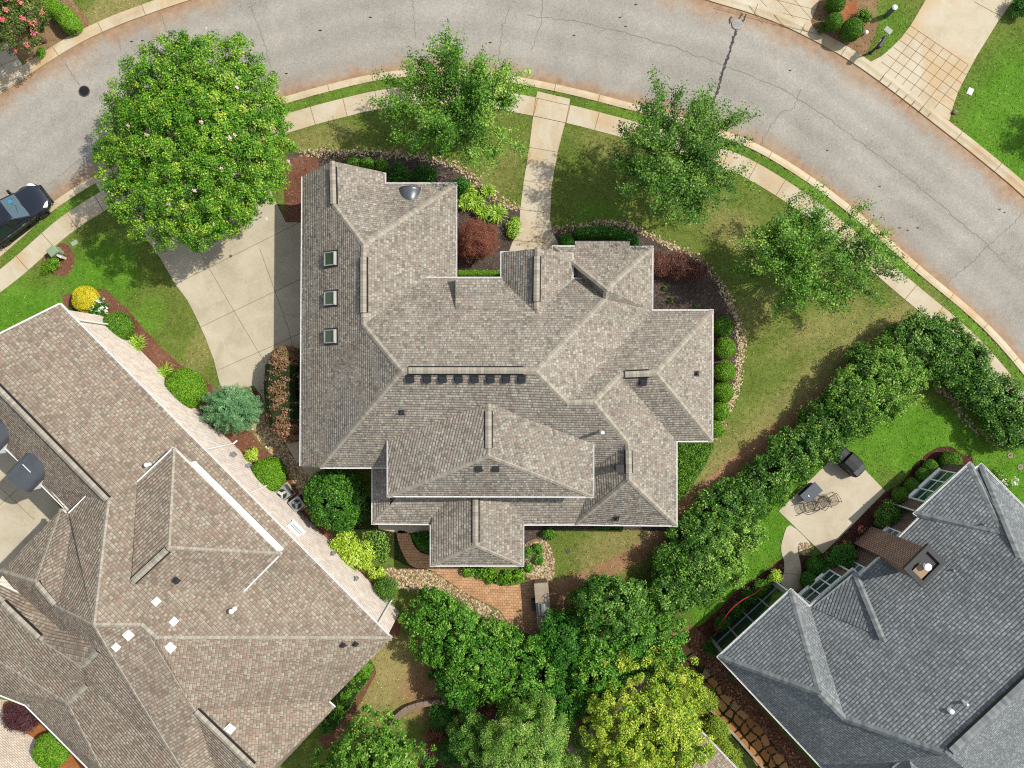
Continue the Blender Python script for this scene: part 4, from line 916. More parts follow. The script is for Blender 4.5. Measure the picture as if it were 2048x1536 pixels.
def pipe(sl, px, py, parent, h=.5, r=.045, mat='black_vent', base='black_vent', name='vent_pipe', cap_r=0, top_px=None):
    p = sl.at(px, py); u, v, n = sl.axes(); b = B(); Z = Vector((0, 0, 1)); b.box(p + n*.012, (.15, .17, .012), 1, (u, v, n)); b.lathe(p + n*.02, [(.12, 0), (r+.02, .12)], 12, 1)
    b.lathe(p - Z*.05, [(r, 0), (r, h)], 14, 0)
    if cap_r: b.lathe(p + Z*(h-.12), [(cap_r*.9, 0), (cap_r, .05), (cap_r, .09), (cap_r*.5, .14), (.01, .15)], 18, 0)
    b.build(name, [mat, base], parent, smooth=False)
def skylight(sl, px, py, wpx, hpx, parent, gl='dark_glass'):
    u, v, n = sl.axes(); c = sl.at(px, py); a = (sl.at(px, py-hpx/2) - sl.at(px, py+hpx/2)); bb = sl.at(px+wpx/2, py) - sl.at(px-wpx/2, py); hu, hv = abs(a.dot(u))/2, abs(bb.dot(v))/2
    b = B(); t = .05
    for s in (-1, 1):
        b.box(c + u*(s*(hu-t/2)) + n*.07, (t/2, hv, .10), 0, (u, v, n)); b.box(c + v*(s*(hv-t*.7)) + n*(.07 if s < 0 else .08), (hu-t, t*.7, .10 if s < 0 else .115), 0, (u, v, n))
    b.box(c + n*.01, (hu+.10, hv+.12, .012), 1, (u, v, n)); fr = b.build('skylight', ['skylight_frame', 'black_vent'], parent)
    g = B(); g.box(c + n*.135, (hu-t, hv-t*1.2, .006), 0, (u, v, n)); o = g.build('pane', gl, parent); M_ = o.location.copy(); o.parent = fr; o.location = M_
    return fr
def window(c, t, out, w, h, parent, n=3, gl='green_glass', grid=2):
    """casement group on a wall: c bottom-centre, t along the wall, out outward normal"""
    Z = Vector((0, 0, 1)); ax = (t, out, Z); b = B(); f = .075
    b.box(c + Z*f/2, (w/2, .07, f/2), 0, ax); b.box(c + Z*(h - f/2), (w/2, .07, f/2), 0, ax)
    for i in range(n+1): b.box(c + t*(-w/2 + f/2 + (w-f)*i/n) + Z*h/2, (f/2, .06, h/2 - f), 0, ax)
    for i in range(n):
        x = -w/2 + (w-f)*(i+.5)/n + f/2
        for j in range(1, grid): b.box(c + t*x + Z*(h*j/grid) + out*.02, ((w-f)/n/2 - f/2, .02, .02), 0, ax)
    b.box(c - Z*.03 + out*.06, (w/2 + .05, .10, .03), 0, ax); fr = b.build('window', 'trim_white', parent)
    g = B(); g.box(c + Z*h/2, (w/2 - .04, .015, h/2 - .04), 0, ax); p = g.build('pane', gl, parent); p.parent = fr; return fr

# ---------------------------------------------------------------- the house in the middle
HM = thing('house', 'taupe shingled hip-roofed house with three skylights, alone in the middle of the curve', 'house', W(1000, 740))
VM = dict(w0=(605, 352, 2.7), gp=(664, 322, 4.1), g1=(667, 409, 4.15), wa=(727, 489, 5.3), wb=(727, 650, 5.35), m0=(803, 742, 6.85), w1=(601, 932, 2.7), w2=(640, 935, 3.55),
          ge0=(770, 345, 2.7), n0=(770, 367, 2.75), n1=(912, 367, 2.7), e1=(912, 556, 2.7), ev=(850, 556, 3.5), p0=(1003, 556, 3.5), gv=(1073, 617, 4.7), q0=(1145, 558, 3.45), q1=(1166, 558, 3.4),
          h1=(1211, 598, 4.35), h0=(1213, 579, 4.7), mr=(1072, 743, 6.85), nw=(1107, 493, 2.9), ne=(1305, 494, 2.9), e2=(1304, 621, 2.9), k1=(1134, 806, 6.05), k2=(1188, 804, 6.05),
          c0=(1425, 621, 2.9), c1=(1424, 882, 2.9), t0=(1312, 746, 5.2), t1=(1240, 750, 5.2), f0=(1353, 882, 2.9), f1=(1353, 1051, 2.9), b0=(1258, 960, 4.75), b1=(1256, 886, 4.65),
          s1=(1188, 936, 3.5), d0=(1150, 1049, 2.55), s0=(776, 935, 3.5), ws=(1140, 548, 3.1))
FM = [('w0', 'w1', 'w2', 'm0', 'wb', 'wa', 'g1', 'gp'), ('gp', 'g1', 'n0', 'ge0'), ('g1', 'wa', 'n1', 'n0'), ('n1', 'wa', 'wb', 'ev', 'e1'), ('ev', 'wb', 'm0', 'mr', 'h1', 'q1', 'q0', 'gv', 'p0'),
      ('nw', 'h0', 'ne'), ('nw', 'ws', 'q1', 'h1', 'h0'), ('ne', 'h0', 'h1', 'mr', 'k1', 'e2'), ('e2', 'k1', 'k2', 't1', 't0', 'c0'), ('c0', 't0', 'c1'), ('c1', 't0', 't1', 'f0'),
      ('f0', 't1', 'k2', 'b1', 'b0', 'f1'), ('w2', 's0', 's1', 'b1', 'k2', 'k1', 'mr', 'm0'), ('b1', 's1', 'd0', 'b0'), ('b0', 'd0', 'f1')]
roof_mesh('roof', VM, FM, 'roof_taupe', HM)
# slightly raised slope over the porch, bay roof, entry gable
roof_mesh('porch_roof', dict(a=(911, 556, 4.2), b=(1006, 556, 4.2), c=(1006, 619, 4.78), d=(911, 619, 4.78)), ['abcd'], 'roof_taupe', HM, .7, 'roof_taupe')
roof_mesh('bay_roof', dict(a=(1150, 482, 2.75), b=(1260, 482, 2.75), c=(1259, 497, 2.98), d=(1151, 497, 2.98)), ['abcd'], 'roof_taupe', HM)
roof_mesh('entry_gable', dict(a=(1003, 505, 3.55), p=(1075, 497, 4.85), b=(1145, 508, 3.5), c=(1145, 566, 3.5), q=(1073, 632, 4.9), d=(1003, 566, 3.55)), ['apqd', 'pbcq'], 'roof_taupe', HM)
# lower south roofs and upper storey roof
VS = dict(a=(745, 937, 2.6), b=(745, 1047, 2.6), c=(778, 1013, 2.98), d=(778, 937, 2.98), e=(1155, 1049, 2.55), f=(1182, 984, 3.2), g=(802, 984, 3.2))
roof_mesh('lower_roof', VS, ['abcd', ('b', 'e', 'f', 'g', 'c')], 'roof_taupe', HM)
roof_mesh('garden_room_roof', dict(a=(862, 984, 2.72), b=(862, 1131, 2.72), c=(1046, 1131, 2.72), d=(1046, 984, 2.72), r=(951, 1090, 3.75), s=(951, 984, 3.75)), ['abrs', 'bcr', 'cdsr'], 'roof_taupe', HM)
roof_mesh('upper_roof', dict(a=(776, 880, 4.6), b=(776, 992, 4.75), c=(1186, 993, 4.75), d=(1186, 884, 4.6), r=(977, 806, 5.95), s=(977, 911, 6.2)), ['absr', 'bcs', 'cdrs'], 'roof_taupe', HM)
wall_prism([(785, 905, 4.6), (785, 985, 4.7), (1178, 985, 4.7), (1178, 905, 4.6)], 2.4, 4.62, HM, 'trim_white', .3)
wall_prism([(605, 350, 2.7), (770, 350, 2.7), (770, 367, 2.7), (912, 367, 2.7), (912, 556, 2.9), (1003, 556, 2.9), (1003, 512, 2.9), (1145, 512, 2.9), (1145, 494, 2.9), (1305, 494, 2.9), (1304, 621, 2.9), (1425, 621, 2.9), (1424, 882, 2.9), (1353, 882, 2.9), (1353, 1050, 2.8), (1046, 1050, 2.7), (1046, 1131, 2.7), (862, 1131, 2.7), (862, 1048, 2.7), (745, 1048, 2.7), (745, 937, 2.7), (640, 935, 2.7), (601, 932, 2.7)], 0, 2.66, HM, 'taupe_brick')
wall_prism([(1003, 508, 3.5), (1145, 508, 3.5), (1145, 600, 3.5), (1003, 600, 3.5)], 2.6, 3.45, HM, 'taupe_brick', .3)
for a, b in ((('gp', 'g1')), ('g1', 'wa'), ('wa', 'n1'), ('wa', 'wb'), ('wb', 'm0'), ('m0', 'w2'), ('m0', 'mr'), ('mr', 'h1'), ('h1', 'h0'), ('h0', 'nw'), ('h0', 'ne'), ('mr', 'k1'), ('k1', 'k2'), ('k2', 't1'), ('t1', 't0'), ('t0', 'c0'), ('t0', 'c1'), ('k2', 'b1'), ('b1', 'b0'), ('b0', 'f1'), ('b0', 'd0')): cap(VM[a], VM[b], HM)
for p, q in (((1075, 497, 4.85), (1073, 617, 4.87)), ((745, 1047, 2.6), (778, 1013, 2.98)), ((951, 990, 3.75), (951, 1090, 3.75)), ((951, 1090, 3.75), (862, 1131, 2.72)), ((951, 1090, 3.75), (1046, 1131, 2.72)), ((977, 808, 5.97), (977, 911, 6.2)), ((977, 911, 6.2), (776, 992, 4.75)), ((977, 911, 6.2), (1186, 993, 4.75))): cap(p, q, HM)
for p, q in (((665, 333, 4.12), (667, 408, 4.15)), ((727, 513, 5.32), (727, 625, 5.35)), ((817, 741, 6.85), (1047, 741, 6.85)), ((951, 996, 3.75), (951, 1085, 3.75)), ((977, 822, 6.0), (977, 896, 6.17)), ((1250, 749, 5.2), (1299, 747, 5.2)), ((1257, 900, 4.68), (1258, 946, 4.75)), ((1074, 512, 4.85), (1073, 603, 4.87))): ridge_vent(p, q, HM)
for g, sd in (([(605, 353, 2.7), (601, 932, 2.7)], -1), ([(770, 345, 2.7), (770, 367, 2.72), (912, 367, 2.7), (912, 556, 2.7)], 1), ([(850, 556, 3.5), (911, 556, 3.5)], 1), ([(911, 556, 4.2), (1003, 556, 4.2), ], 1), ([(1018, 505, 3.6), (1003, 505, 3.55), (1003, 553, 3.55)], -1), ([(1132, 508, 3.5), (1145, 508, 3.5), (1145, 557, 3.5), (1165, 558, 3.4)], 1),
              ([(1108, 500, 2.9), (1107, 493, 2.9), (1150, 493, 2.9)], 1), ([(1260, 494, 2.9), (1305, 494, 2.9), (1304, 621, 2.9), (1425, 621, 2.9), (1424, 882, 2.9), (1353, 882, 2.9), (1353, 1051, 2.9), (1150, 1049, 2.55), (1047, 1049, 2.6)], 1), ([(1046, 1052, 2.72), (1046, 1131, 2.72), (862, 1131, 2.72), (862, 1050, 2.72)], 1), ([(861, 1048, 2.6), (745, 1047, 2.6), (745, 937, 2.6)], 1),
              ([(776, 935, 3.5), (640, 935, 3.55)], 1), ([(776, 881, 4.6), (776, 992, 4.75), (1186, 993, 4.75), (1186, 885, 4.6)], -1)): gutter(g, HM, sd)
sW = Slope(601, 700, 2.7, (1, 0), .69); sS = Slope(700, 935, 3.5, (0, 1), .70); sE3 = Slope(1425, 750, 2.9, (-1, 0), .72); sS4 = Slope(1250, 1050, 2.75, (0, 1), .75); sUS = Slope(980, 992, 4.75, (0, 1), .66); sS3 = Slope(1390, 882, 2.9, (0, 1), .68); sN1 = Slope(840, 367, 2.72, (0, -1), .70); sW2 = Slope(1256, 920, 4.7, (1, 0), .6)
for i, (y, g) in enumerate(((518, 'skylight_glass'), (597, 'skylight_glass'), (673, 'skylight_glass'))): skylight(sW, 663, y, 21, 27, HM, g)
for x in (820, 854, 885, 917, 949, 981, 1012, 1043): box_vent(sS, x, 757, HM)
for x, y, s in ((1159, 820, sS), (958, 935, sUS), (992, 935, sUS), (1286, 763, sS3)): box_vent(s, x, y, HM)
pipe(sS, 803, 825, HM, .35, .05); pipe(sS, 1200, 862, HM, 1.25, .085, 'white_pipe'); pipe(sS4, 1233, 1037, HM, .4, .045); pipe(sE3, 1394, 747, HM, .3, .05)
b = B(); p = sW2.at(1236, 934); b.box(p + Vector((0, 0, .25)), (.17, .17, .45)); b.box(p + Vector((0, 0, .72)), (.21, .21, .02)); b.build('flue', 'black_vent', HM)
# curved metal eyebrow over the porch light in the north slope
c = sN1.at(820, 384); V = []; F = []
for j in range(7):
    y = j/6.
    for i in range(15):
        a = math.pi*i/14; rr = math.sqrt(max(0, 1 - (y*.98)**2)); V.append(c + Vector((.62*math.cos(a)*rr, .28 - 1.05*y, -.28 + .55*math.sin(a)*rr + .40*y)))
F = [[j*15+i, j*15+i+1, (j+1)*15+i+1, (j+1)*15+i] for j in range(6) for i in range(14)] + [list(range(15))]
mesh('eyebrow_dormer', V, F, 'metal_grey', HM, smooth=True)

# ---------------------------------------------------------------- neighbour on the left
HL = thing('house', 'white brick house with pinkish tan shingles filling the lower left corner', 'house', W(300, 1200))
LIFT = 1.0
VL = dict(a0=(120, 608, 3.2), ap=(-74, 705, 5.0), r1=(216, 1002, 5.0), s0=(187, 1250, 6.5), s1=(281, 1250, 6.0), s2=(311, 1277, 6.0), a1=(783, 1277, 3.2),
          le=(-110, 770, 3.0), l1=(82, 968, 3.0), l2=(137, 1024, 3.0), l3=(174, 991, 4.3), l4=(139, 1026, 4.15), v1=(144, 1040, 4.0), v2=(130, 1135, 4.6), v3=(122, 1185, 5.0),
          c0=(123, 1018, 3.6), c1=(0, 1143, 3.4), h1=(71, 1165, 4.8), h2=(112, 1212, 5.0), c2=(39, 1187, 3.6), vy=(120, 1258, 4.5), vz=(198, 1298, 5.8),
          q0=(-60, 1142, 4.5), q1=(81, 1280, 4.9), q2=(163, 1334, 5.2), q3=(176, 1368, 4.9), q4=(135, 1405, 4.5), j0=(0, 1324, 4.0), j1=(-70, 1280, 3.9), e0=(51, 1410, 3.0), e1=(176, 1536, 3.0), e2=(290, 1650, 3.0), e3=(-70, 1362, 3.0),
          k1=(205, 1540, 4.3), k2=(255, 1650, 4.2), m1=(210, 1288, 6.1), m2=(362, 1536, 5.3), m3=(432, 1650, 5.0), n1=(295, 1266, 5.95), n2=(389, 1421, 5.75), n3=(508, 1536, 5.75), n4=(527, 1554, 5.6), p1=(430, 1536, 4.7), p2=(500, 1650, 4.5),
          t1=(658, 1404, 3.2), t2=(670, 1415, 3.2), t3=(556, 1536, 3.2), t4=(450, 1650, 3.2))
VL['t4'] = (536, 1561, 3.4)
FL = [('a0', 'ap', 'r1', 's0', 's1', 's2', 'a1'), ('ap', 'le', 'l1', 'l2', 'l3', 'r1'), ('r1', 'l3', 'l4', 'v1', 'v2', 'v3', 's0'), ('v1', 'c0', 'h1', 'h2', 's0', 'v3', 'v2'), ('c0', 'c1', 'h1'), ('c1', 'c2', 'vy', 'vz', 'm1', 's0', 'h2', 'h1'),
      ('q0', 'q1', 'q2', 'vz', 'vy', 'c2'), ('q0', 'j1', 'j0', 'q4', 'q3', 'q2', 'q1'), ('j1', 'e3', 'e0', 'e1', 'e2', 'k2', 'k1', 'q4', 'j0'), ('vz', 'q2', 'q3', 'q4', 'k1', 'k2', 'm3', 'm2', 'm1'), ('s0', 'm1', 'm2', 'p1', 'n2', 'n1', 's1'), ('m2', 'm3', 'p2', 'p1'), ('n2', 'p1', 'p2', 'n4', 'n3'),
      ('s1', 'n1', 's2'), ('s2', 'n1', 'n2', 'n3', 'n4', 't4', 't3', 't2', 't1', 'a1')]
roof_mesh('roof', VL, FL, 'roof_tan', HL)
VU = dict(u0=(347, 897, 4.5), u1=(560, 1108, 4.5), u2=(484, 1185, 4.5), u3=(275, 965, 4.5), g0=(337, 1096, 5.75), g1=(263, 1165, 5.75))
roof_mesh('upper_roof', VU, [('u0', 'g0', 'u1'), ('u0', 'u3', 'g1', 'g0'), ('u1', 'g0', 'g1', 'u2')], 'roof_tan', HL)
P = [W(347, 897, 4.5), W(560, 1108, 4.5)]; d = (P[1]-P[0]).normalized(); nrm = Vector((d.y, -d.x, 0)); nrm = nrm if nrm.x > 0 else -nrm
a, b2 = P[0] + d*1.0 - nrm*.10, P[1] - d*.12 - nrm*.10; V = [a, b2, b2 + Vector((0, 0, -1.5)), a + Vector((0, 0, -1.5))]; w4 = [v - nrm*.12 for v in V]
mesh('upper_wall', V + w4, [[0, 1, 2, 3], [7, 6, 5, 4], [0, 4, 5, 1], [1, 5, 6, 2], [2, 6, 7, 3], [3, 7, 4, 0]], 'trim_white', HL)
for a, b in (('s0', 's1'), ('s1', 's2'), ('s2', 'a1'), ('r1', 's0'), ('c0', 'h1'), ('h1', 'h2'), ('h2', 's0'), ('c1', 'h1'), ('q0', 'q1'), ('q1', 'q2'), ('q2', 'vz'), ('j0', 'q4'), ('q4', 'q3'), ('q4', 'k1'), ('s0', 'm1'), ('m1', 'm2'), ('n1', 'n2'), ('n2', 'n3'), ('ap', 'r1')): cap(VL[a], VL[b], HL)
for a, b in (('u0', 'g0'), ('g0', 'u1'), ('g0', 'g1')): cap(VU[a], VU[b], HL)
for p, q in (((-74, 705, 5.0), (214, 1000, 5.0)), ((334, 1099, 5.75), (266, 1162, 5.75)), ((73, 1166, 4.82), (110, 1210, 5.0)), ((5, 1206, 4.7), (78, 1276, 4.9)), ((165, 1332, 5.2), (195, 1302, 5.75)), ((138, 1403, 4.5), (174, 1370, 4.9)), ((391, 1423, 5.75), (505, 1533, 5.75))): ridge_vent(p, q, HL)
for g, sd in (([(120, 608, 3.2), (783, 1277, 3.2)], 1), ([(783, 1277, 3.2), (658, 1404, 3.2), (670, 1415, 3.2), (556, 1536, 3.2)], -1), ([(9, 894, 3.0), (39, 922, 3.0)], -1), ([(82, 968, 3.0), (137, 1023, 3.0)], -1), ([(137, 1028, 4.15), (174, 992, 4.3)], 1), ([(143, 1037, 3.7), (123, 1018, 3.6), (0, 1143, 3.4), (39, 1187, 3.6)], 1), ([(-10, 1236, 4.1), (27, 1273, 4.15)], -1), ([(-70, 1362, 3.0), (51, 1410, 3.0), (176, 1536, 3.0)], -1),
              ([(347, 897, 4.5), (560, 1108, 4.5), (484, 1185, 4.5)], 1), ([(347, 897, 4.5), (275, 965, 4.5)], -1), ([(120, 608, 3.2), (-74, 705, 5.0)], -1)): gutter(g, HL, sd, .08)
wall_prism([(120, 608, 3.2), (783, 1277, 3.2), (658, 1404, 3.2), (500, 1590, 3.2), (240, 1600, 3.0), (51, 1410, 3.0), (-70, 1365, 3.0), (-70, 1240, 3.2), (0, 1143, 3.2), (123, 1022, 3.2), (92, 978, 3.0), (-110, 770, 3.0), (-74, 705, 3.4)], 0, 4.12, HL, 'white_brick', .2)
sNE = Slope(450, 938, 3.2, (-1, -1), .4); sSE = Slope(720, 1340, 3.2, (-1, 1), .42); sSEp = Slope(362, 1536, 5.3, (-1, 1), .12)
for x, y, s in ((312, 1204, sNE), (347, 1244, sNE)): box_vent(s, x, y, HL, 'trim_white', .17, .06)
flat = Slope(260, 1280, 6.0, (-1, 1), .08)
for x, y in ((257, 1270), (233, 1292), (341, 1295)): box_vent(flat, x, y, HL, 'trim_white', .17, .08)
for x, y in ((460, 1457), (504, 1487)): box_vent(Slope(480, 1470, 5.35, (-1, 1), .3), x, y, HL, 'trim_white', .17, .08)
pipe(sNE, 302, 928, HL, .55, .10, 'white_pipe', 'lead_grey', cap_r=.12); pipe(sNE, 470, 1217, HL, .55, .10, 'white_pipe', 'trim_white', cap_r=.13)
for x, y, s in ((353, 1161, Slope(350, 1160, 5.5, (-1, 1), .3)), (686, 1291, sSE), (711, 1289, sSE), (593, 1364, sSE)): pipe(s, x, y, HL, .28, .05)
# downpipes and meters on the long white wall
P0, P1 = inset([Wxy(120, 608, 3.2), Wxy(783, 1277, 3.2), Wxy(300, 1500, 3.2)], .2)[:2]; P0, P1 = Vector((*P0, 0)), Vector((*P1, 0)); wd_ = (P1-P0).normalized(); wn = Vector((-wd_.y, wd_.x, 0)); wn = wn if wn.x > 0 else -wn
def wallpt(f, z, out=0): return P0.lerp(P1, f) + wn*out + Vector((0, 0, z))
for f in (.03, .43, .565, .97):
    b = B(); b.tube([wallpt(f, 4.4, .12), wallpt(f, 4.0, .07), wallpt(f, .25, .07), wallpt(f, .12, .3)], .05, 6); b.build('downpipe', 'gutter_white', HL)
for f, z, w, h in ((.46, 1.6, .28, .3), (.50, 1.1, .22, .3), (.79, 1.3, .2, .35), (.87, 1.5, .2, .25)):
    b = B(); b.box(wallpt(f, z, .08), (w/2, .09, h/2), 0, (wd_, wn, Vector((0, 0, 1)))); b.box(wallpt(f, z + h*.5 + .12, .05), (.03, .04, .14), 0, (wd_, wn, Vector((0, 0, 1)))); b.build('meter_box', 'lead_grey', HL)
window(wallpt(.69, 2.4, .02), wd_, wn, .9, .8, HL, 1, 'sky_glass', 2)
# three dark barrel dormers over the court (two in view)
for cx, cy in ((65, 938), (-8, 866)):
    c = W(cx, cy, 3.35); ax = Vector((-1, -1, 0)).normalized(); sd_ = Vector((1, -1, 0)).normalized(); hw, Ld, hh = .82, .95, .62; V = []; n = 13
    for e in (-1, 1):
        for i in range(n):
            a = math.pi*i/(n-1); V.append(c + ax*(e*Ld) + sd_*(hw*math.cos(a)) + Vector((0, 0, hh*math.sin(a))))
    b = B(); b.add(V, [[i, i+1, n+i+1, n+i] for i in range(n-1)])
    V2 = [v + Vector((0, 0, -.04)) for v in V]; b.add(V2, [[n+i, n+i+1, i+1, i] for i in range(n-1)]); dr = b.build('barrel_dormer', 'metal_grey', HL, smooth=True)
    b = B()
    for s in (-1, 1):
        b.box(c + sd_*(s*(hw-.06)) + Vector((0, 0, -.40)), (Ld*.86, .04, .42), 0, (ax, sd_, Vector((0, 0, 1))))
    b.add([v*1.0 - ax*.06 for v in V[n:]], [list(range(n))[::-1]]); o = b.build('cheek', 'trim_white', HL); o.parent = dr
    o = window(c + ax*(Ld-.02) + Vector((0, 0, -.7)), sd_, ax, 1.2, 1.0, HL, 2, 'dark_glass')
    b = B(); q = c + Vector((0, 0, hh + .01)) - ax*.15; b.box(q, (.015, .30, .012), 0, (ax, sd_, Vector((0, 0, 1)))); o = b.build('seam', 'trim_white', HL); o.parent = dr

LIFT = 0.0
# ---------------------------------------------------------------- slate-roofed neighbour on the right
HR = thing('house', 'grey slate-roofed brick house with a tall chimney in the lower right corner', 'house', W(1850, 1300))
VR = dict(A0=(1437, 1314, 3.0), A1=(1582, 1180, 3.0), A2=(1620, 1214, 3.0), g1=(1641, 1388, 4.95), g2=(1691, 1438, 4.97), s1=(1896, 1510, 6.66), s2=(2140, 1282, 6.66), D0=(1624, 1213, 3.0), D1=(1706, 1139, 3.0), D2=(1719, 1152, 3.1), D3=(1758, 1117, 3.1), D4=(1797, 1078, 3.0), D5=(1841, 1034, 3.05),
          B0=(1830, 1027, 3.0), B1=(1940, 927, 3.0), B2=(1951, 938, 3.05), B3=(1963, 929, 3.0), hp=(2010, 1070, 4.6), hv=(1953, 941, 3.05), hq=(2040, 1115, 5.1), R1=(2060, 1026, 3.0), R2=(2200, 1170, 3.0), W1=(1645, 1536, 3.0), W2=(1760, 1660, 3.0), E1=(2300, 1430, 3.0), E2=(2080, 1660, 3.3))
ZF = .86
VR = {k: (x, y, z*ZF) for k, (x, y, z) in VR.items()}
for k, z in dict(g1=5.37, g2=5.37, s1=7.66, s2=7.66, hp=4.7, hq=5.58).items(): VR[k] = (*VR[k][:2], z)
def zs(**k): return {a: (x, y, z*ZF) for a, (x, y, z) in k.items()}
FR = [('A0', 'g1', 'A1'), ('A1', 'g1', 'g2', 'A2'), ('A0', 'W1', 'W2', 'E2', 's1', 'g2', 'g1'), ('A2', 'g2', 's1', 's2', 'hq', 'hp', 'D5', 'D4', 'D3', 'D2', 'D1'), ('B0', 'D5', 'hp', 'B1'), ('B1', 'hp', 'hq', 'B2'), ('B2', 'hq', 's2', 'R2', 'R1', 'B3'), ('s1', 'E2', 'E1', 's2'), ('s2', 'E1', 'R2')]
roof_mesh('roof', VR, FR, 'roof_slate', HR)
roof_mesh('gablet', zs(a=(1626, 1216, 3.12), p=(1711, 1146, 3.95), b=(1721, 1154, 3.15), q=(1767, 1280, 4.72/ZF), c=(1757, 1272, 4.5/ZF)), [('a', 'p', 'q', 'c'), ('p', 'b', 'q')], 'roof_slate', HR)
roof_mesh('south_gable', zs(p=(1817, 1512, 7.1), a=(1787, 1537, 6.3), b=(1842, 1538, 6.3), c=(1900, 1650, 5.6), d=(1790, 1650, 5.5), q=(1850, 1650, 7.1)), [('p', 'a', 'd', 'q'), ('p', 'q', 'c', 'b')], 'roof_slate', HR)
for a, b in (('A0', 'g1'), ('A1', 'g1'), ('g1', 'g2'), ('g2', 's1'), ('s1', 's2'), ('B1', 'hp'), ('hq', 'B3'), ('B0', 'hp')): cap(VR[a], VR[b], HR, 'ridge_cap_slate', .34)
cap((1711, 1146, 3.97*ZF), (1767, 1280, 4.74), HR, 'ridge_cap_slate', .34)
ridge_vent((1903, 1503, 7.68), (2130, 1291, 7.68), HR, .42, 'ridge_cap_slate')
for g, sd in (([(1645, 1536, 3.0), (1437, 1314, 3.0), (1582, 1180, 3.0), (1620, 1214, 3.0), (1706, 1139, 3.0), (1719, 1152, 3.1), (1758, 1117, 3.1)], 1), ([(1797, 1078, 3.0), (1841, 1034, 3.05), (1830, 1027, 3.0), (1940, 927, 3.0), (1951, 938, 3.05), (1963, 929, 3.0), (2060, 1026, 3.0)], 1)): gutter([(x, y, z*ZF) for x, y, z in g], HR, sd, .08)
wall_prism([(1437, 1314, 3*ZF), (1582, 1180, 3*ZF), (1620, 1214, 3*ZF), (1706, 1139, 3*ZF), (1719, 1152, 3*ZF), (1841, 1034, 3*ZF), (1830, 1027, 3*ZF), (1940, 927, 3*ZF), (1951, 938, 3*ZF), (1963, 929, 3*ZF), (2200, 1170, 3*ZF), (2200, 1560, 3*ZF), (2080, 1650, 3*ZF), (1760, 1655, 3*ZF)], 0, 2.93*ZF, HR, 'dark_brick', .16)
# chimney: stack against the wall, metal top and round flue
TL, TR = W(1816, 1138, 5.4), W(1856, 1098, 5.4); cw = (TR-TL); ct = cw.normalized(); cn = Vector((-ct.y, ct.x, 0)); cn = cn if cn.x < 0 else -cn; cc = (TL+TR)/2 - cn*.50; hw = cw.length/2
b = B(); uvb = []; b.box(Vector((cc.x, cc.y, 5.3*U/2)), (hw, .56, 5.3*U/2), 0, (ct, cn, Vector((0, 0, 1)))); o = b.build('chimney', 'brown_brick', HR, uv='planar')
ch = o
b = B(); z = 5.36*U; c3 = Vector((cc.x, cc.y, z)); ax = (ct, cn, Vector((0, 0, 1)))
for s in (-1, 1): b.box(c3 + ct*(s*(hw+.03)), (.14, .70, .10), 0, ax); b.box(c3 + cn*(s*.58), (hw-.11, .12, .10), 0, ax)
b.box(c3 - Vector((0, 0, .08)), (hw-.08, .45, .03), 0, ax); o = b.build('chimney_cap', 'black_vent', HR); o.parent = ch
b = B(); b.box(c3 + Vector((0, 0, .04)) - cn*.05 - ct*.35, (.3, .32, .015), 0, ax); o = b.build('flue_shield', 'tan_wood', HR); o.parent = ch
b = B(); b.lathe(c3 - Vector((0, 0, .05)), [(.11, 0), (.11, .35), (.19, .36), (.19, .42), (.05, .46), (.01, .465)], 18); o = b.build('flue', 'white_pipe', HR); o.parent = ch
sNW = Slope(1740, 1135, 2.6, (1, -1), .8); sSW = Slope(1540, 1425, 2.6, (1, 1), .75)
pipe(sNW, 1900, 1137, HR, .45, .05, 'lead_grey', 'lead_grey'); pipe(sNW, 1960, 1047, HR, .5, .045, 'lead_grey'); pipe(sNW, 1915, 1395, HR, .9, .06, 'white_pipe'); pipe(sNW, 1888, 1412, HR, .7, .11, 'white_pipe', 'trim_white', cap_r=.13); pipe(sSW, 1776, 1494, HR, .5, .045, 'white_pipe')
b = B(); u, v, n = sNW.axes(); b.box(sNW.at(1625, 1227) + n*.12, (.16, .2, .08), 0, (u, v, n), .8); b.build('valley_guard', 'trim_white', HR)
# window groups under the north-west eaves
wt = Vector((1, 1, 0)).normalized(); wo = Vector((-1, 1, 0)).normalized()
Q = inset([Wxy(1437, 1314, 3*ZF), Wxy(1582, 1180, 3*ZF), Wxy(1620, 1214, 3*ZF), Wxy(1706, 1139, 3*ZF), Wxy(1719, 1152, 3*ZF), Wxy(1841, 1034, 3*ZF), Wxy(1830, 1027, 3*ZF), Wxy(1940, 927, 3*ZF), Wxy(1951, 938, 3*ZF), Wxy(2100, 1100, 3*ZF), Wxy(1760, 1655, 3*ZF)], .16); Q = [Vector((*q, 0)) for q in Q]
def on(a, b, f, z): return Q[a].lerp(Q[b], f) + wo*.03 + Vector((0, 0, z))
window(on(6, 7, .52, .8), (Q[7]-Q[6]).normalized(), wo, 2.5, 1.6, HR, 3)
window(on(2, 3, .47, .8), (Q[3]-Q[2]).normalized(), wo, 2.4, 1.6, HR, 3)
window(on(4, 5, .62, 1.0), (Q[5]-Q[4]).normalized(), wo, 1.0, 1.4, HR, 1, 'sky_glass'); window(on(4, 5, .07, 1.0), (Q[5]-Q[4]).normalized(), wo, .9, 1.4, HR, 1, 'sky_glass')
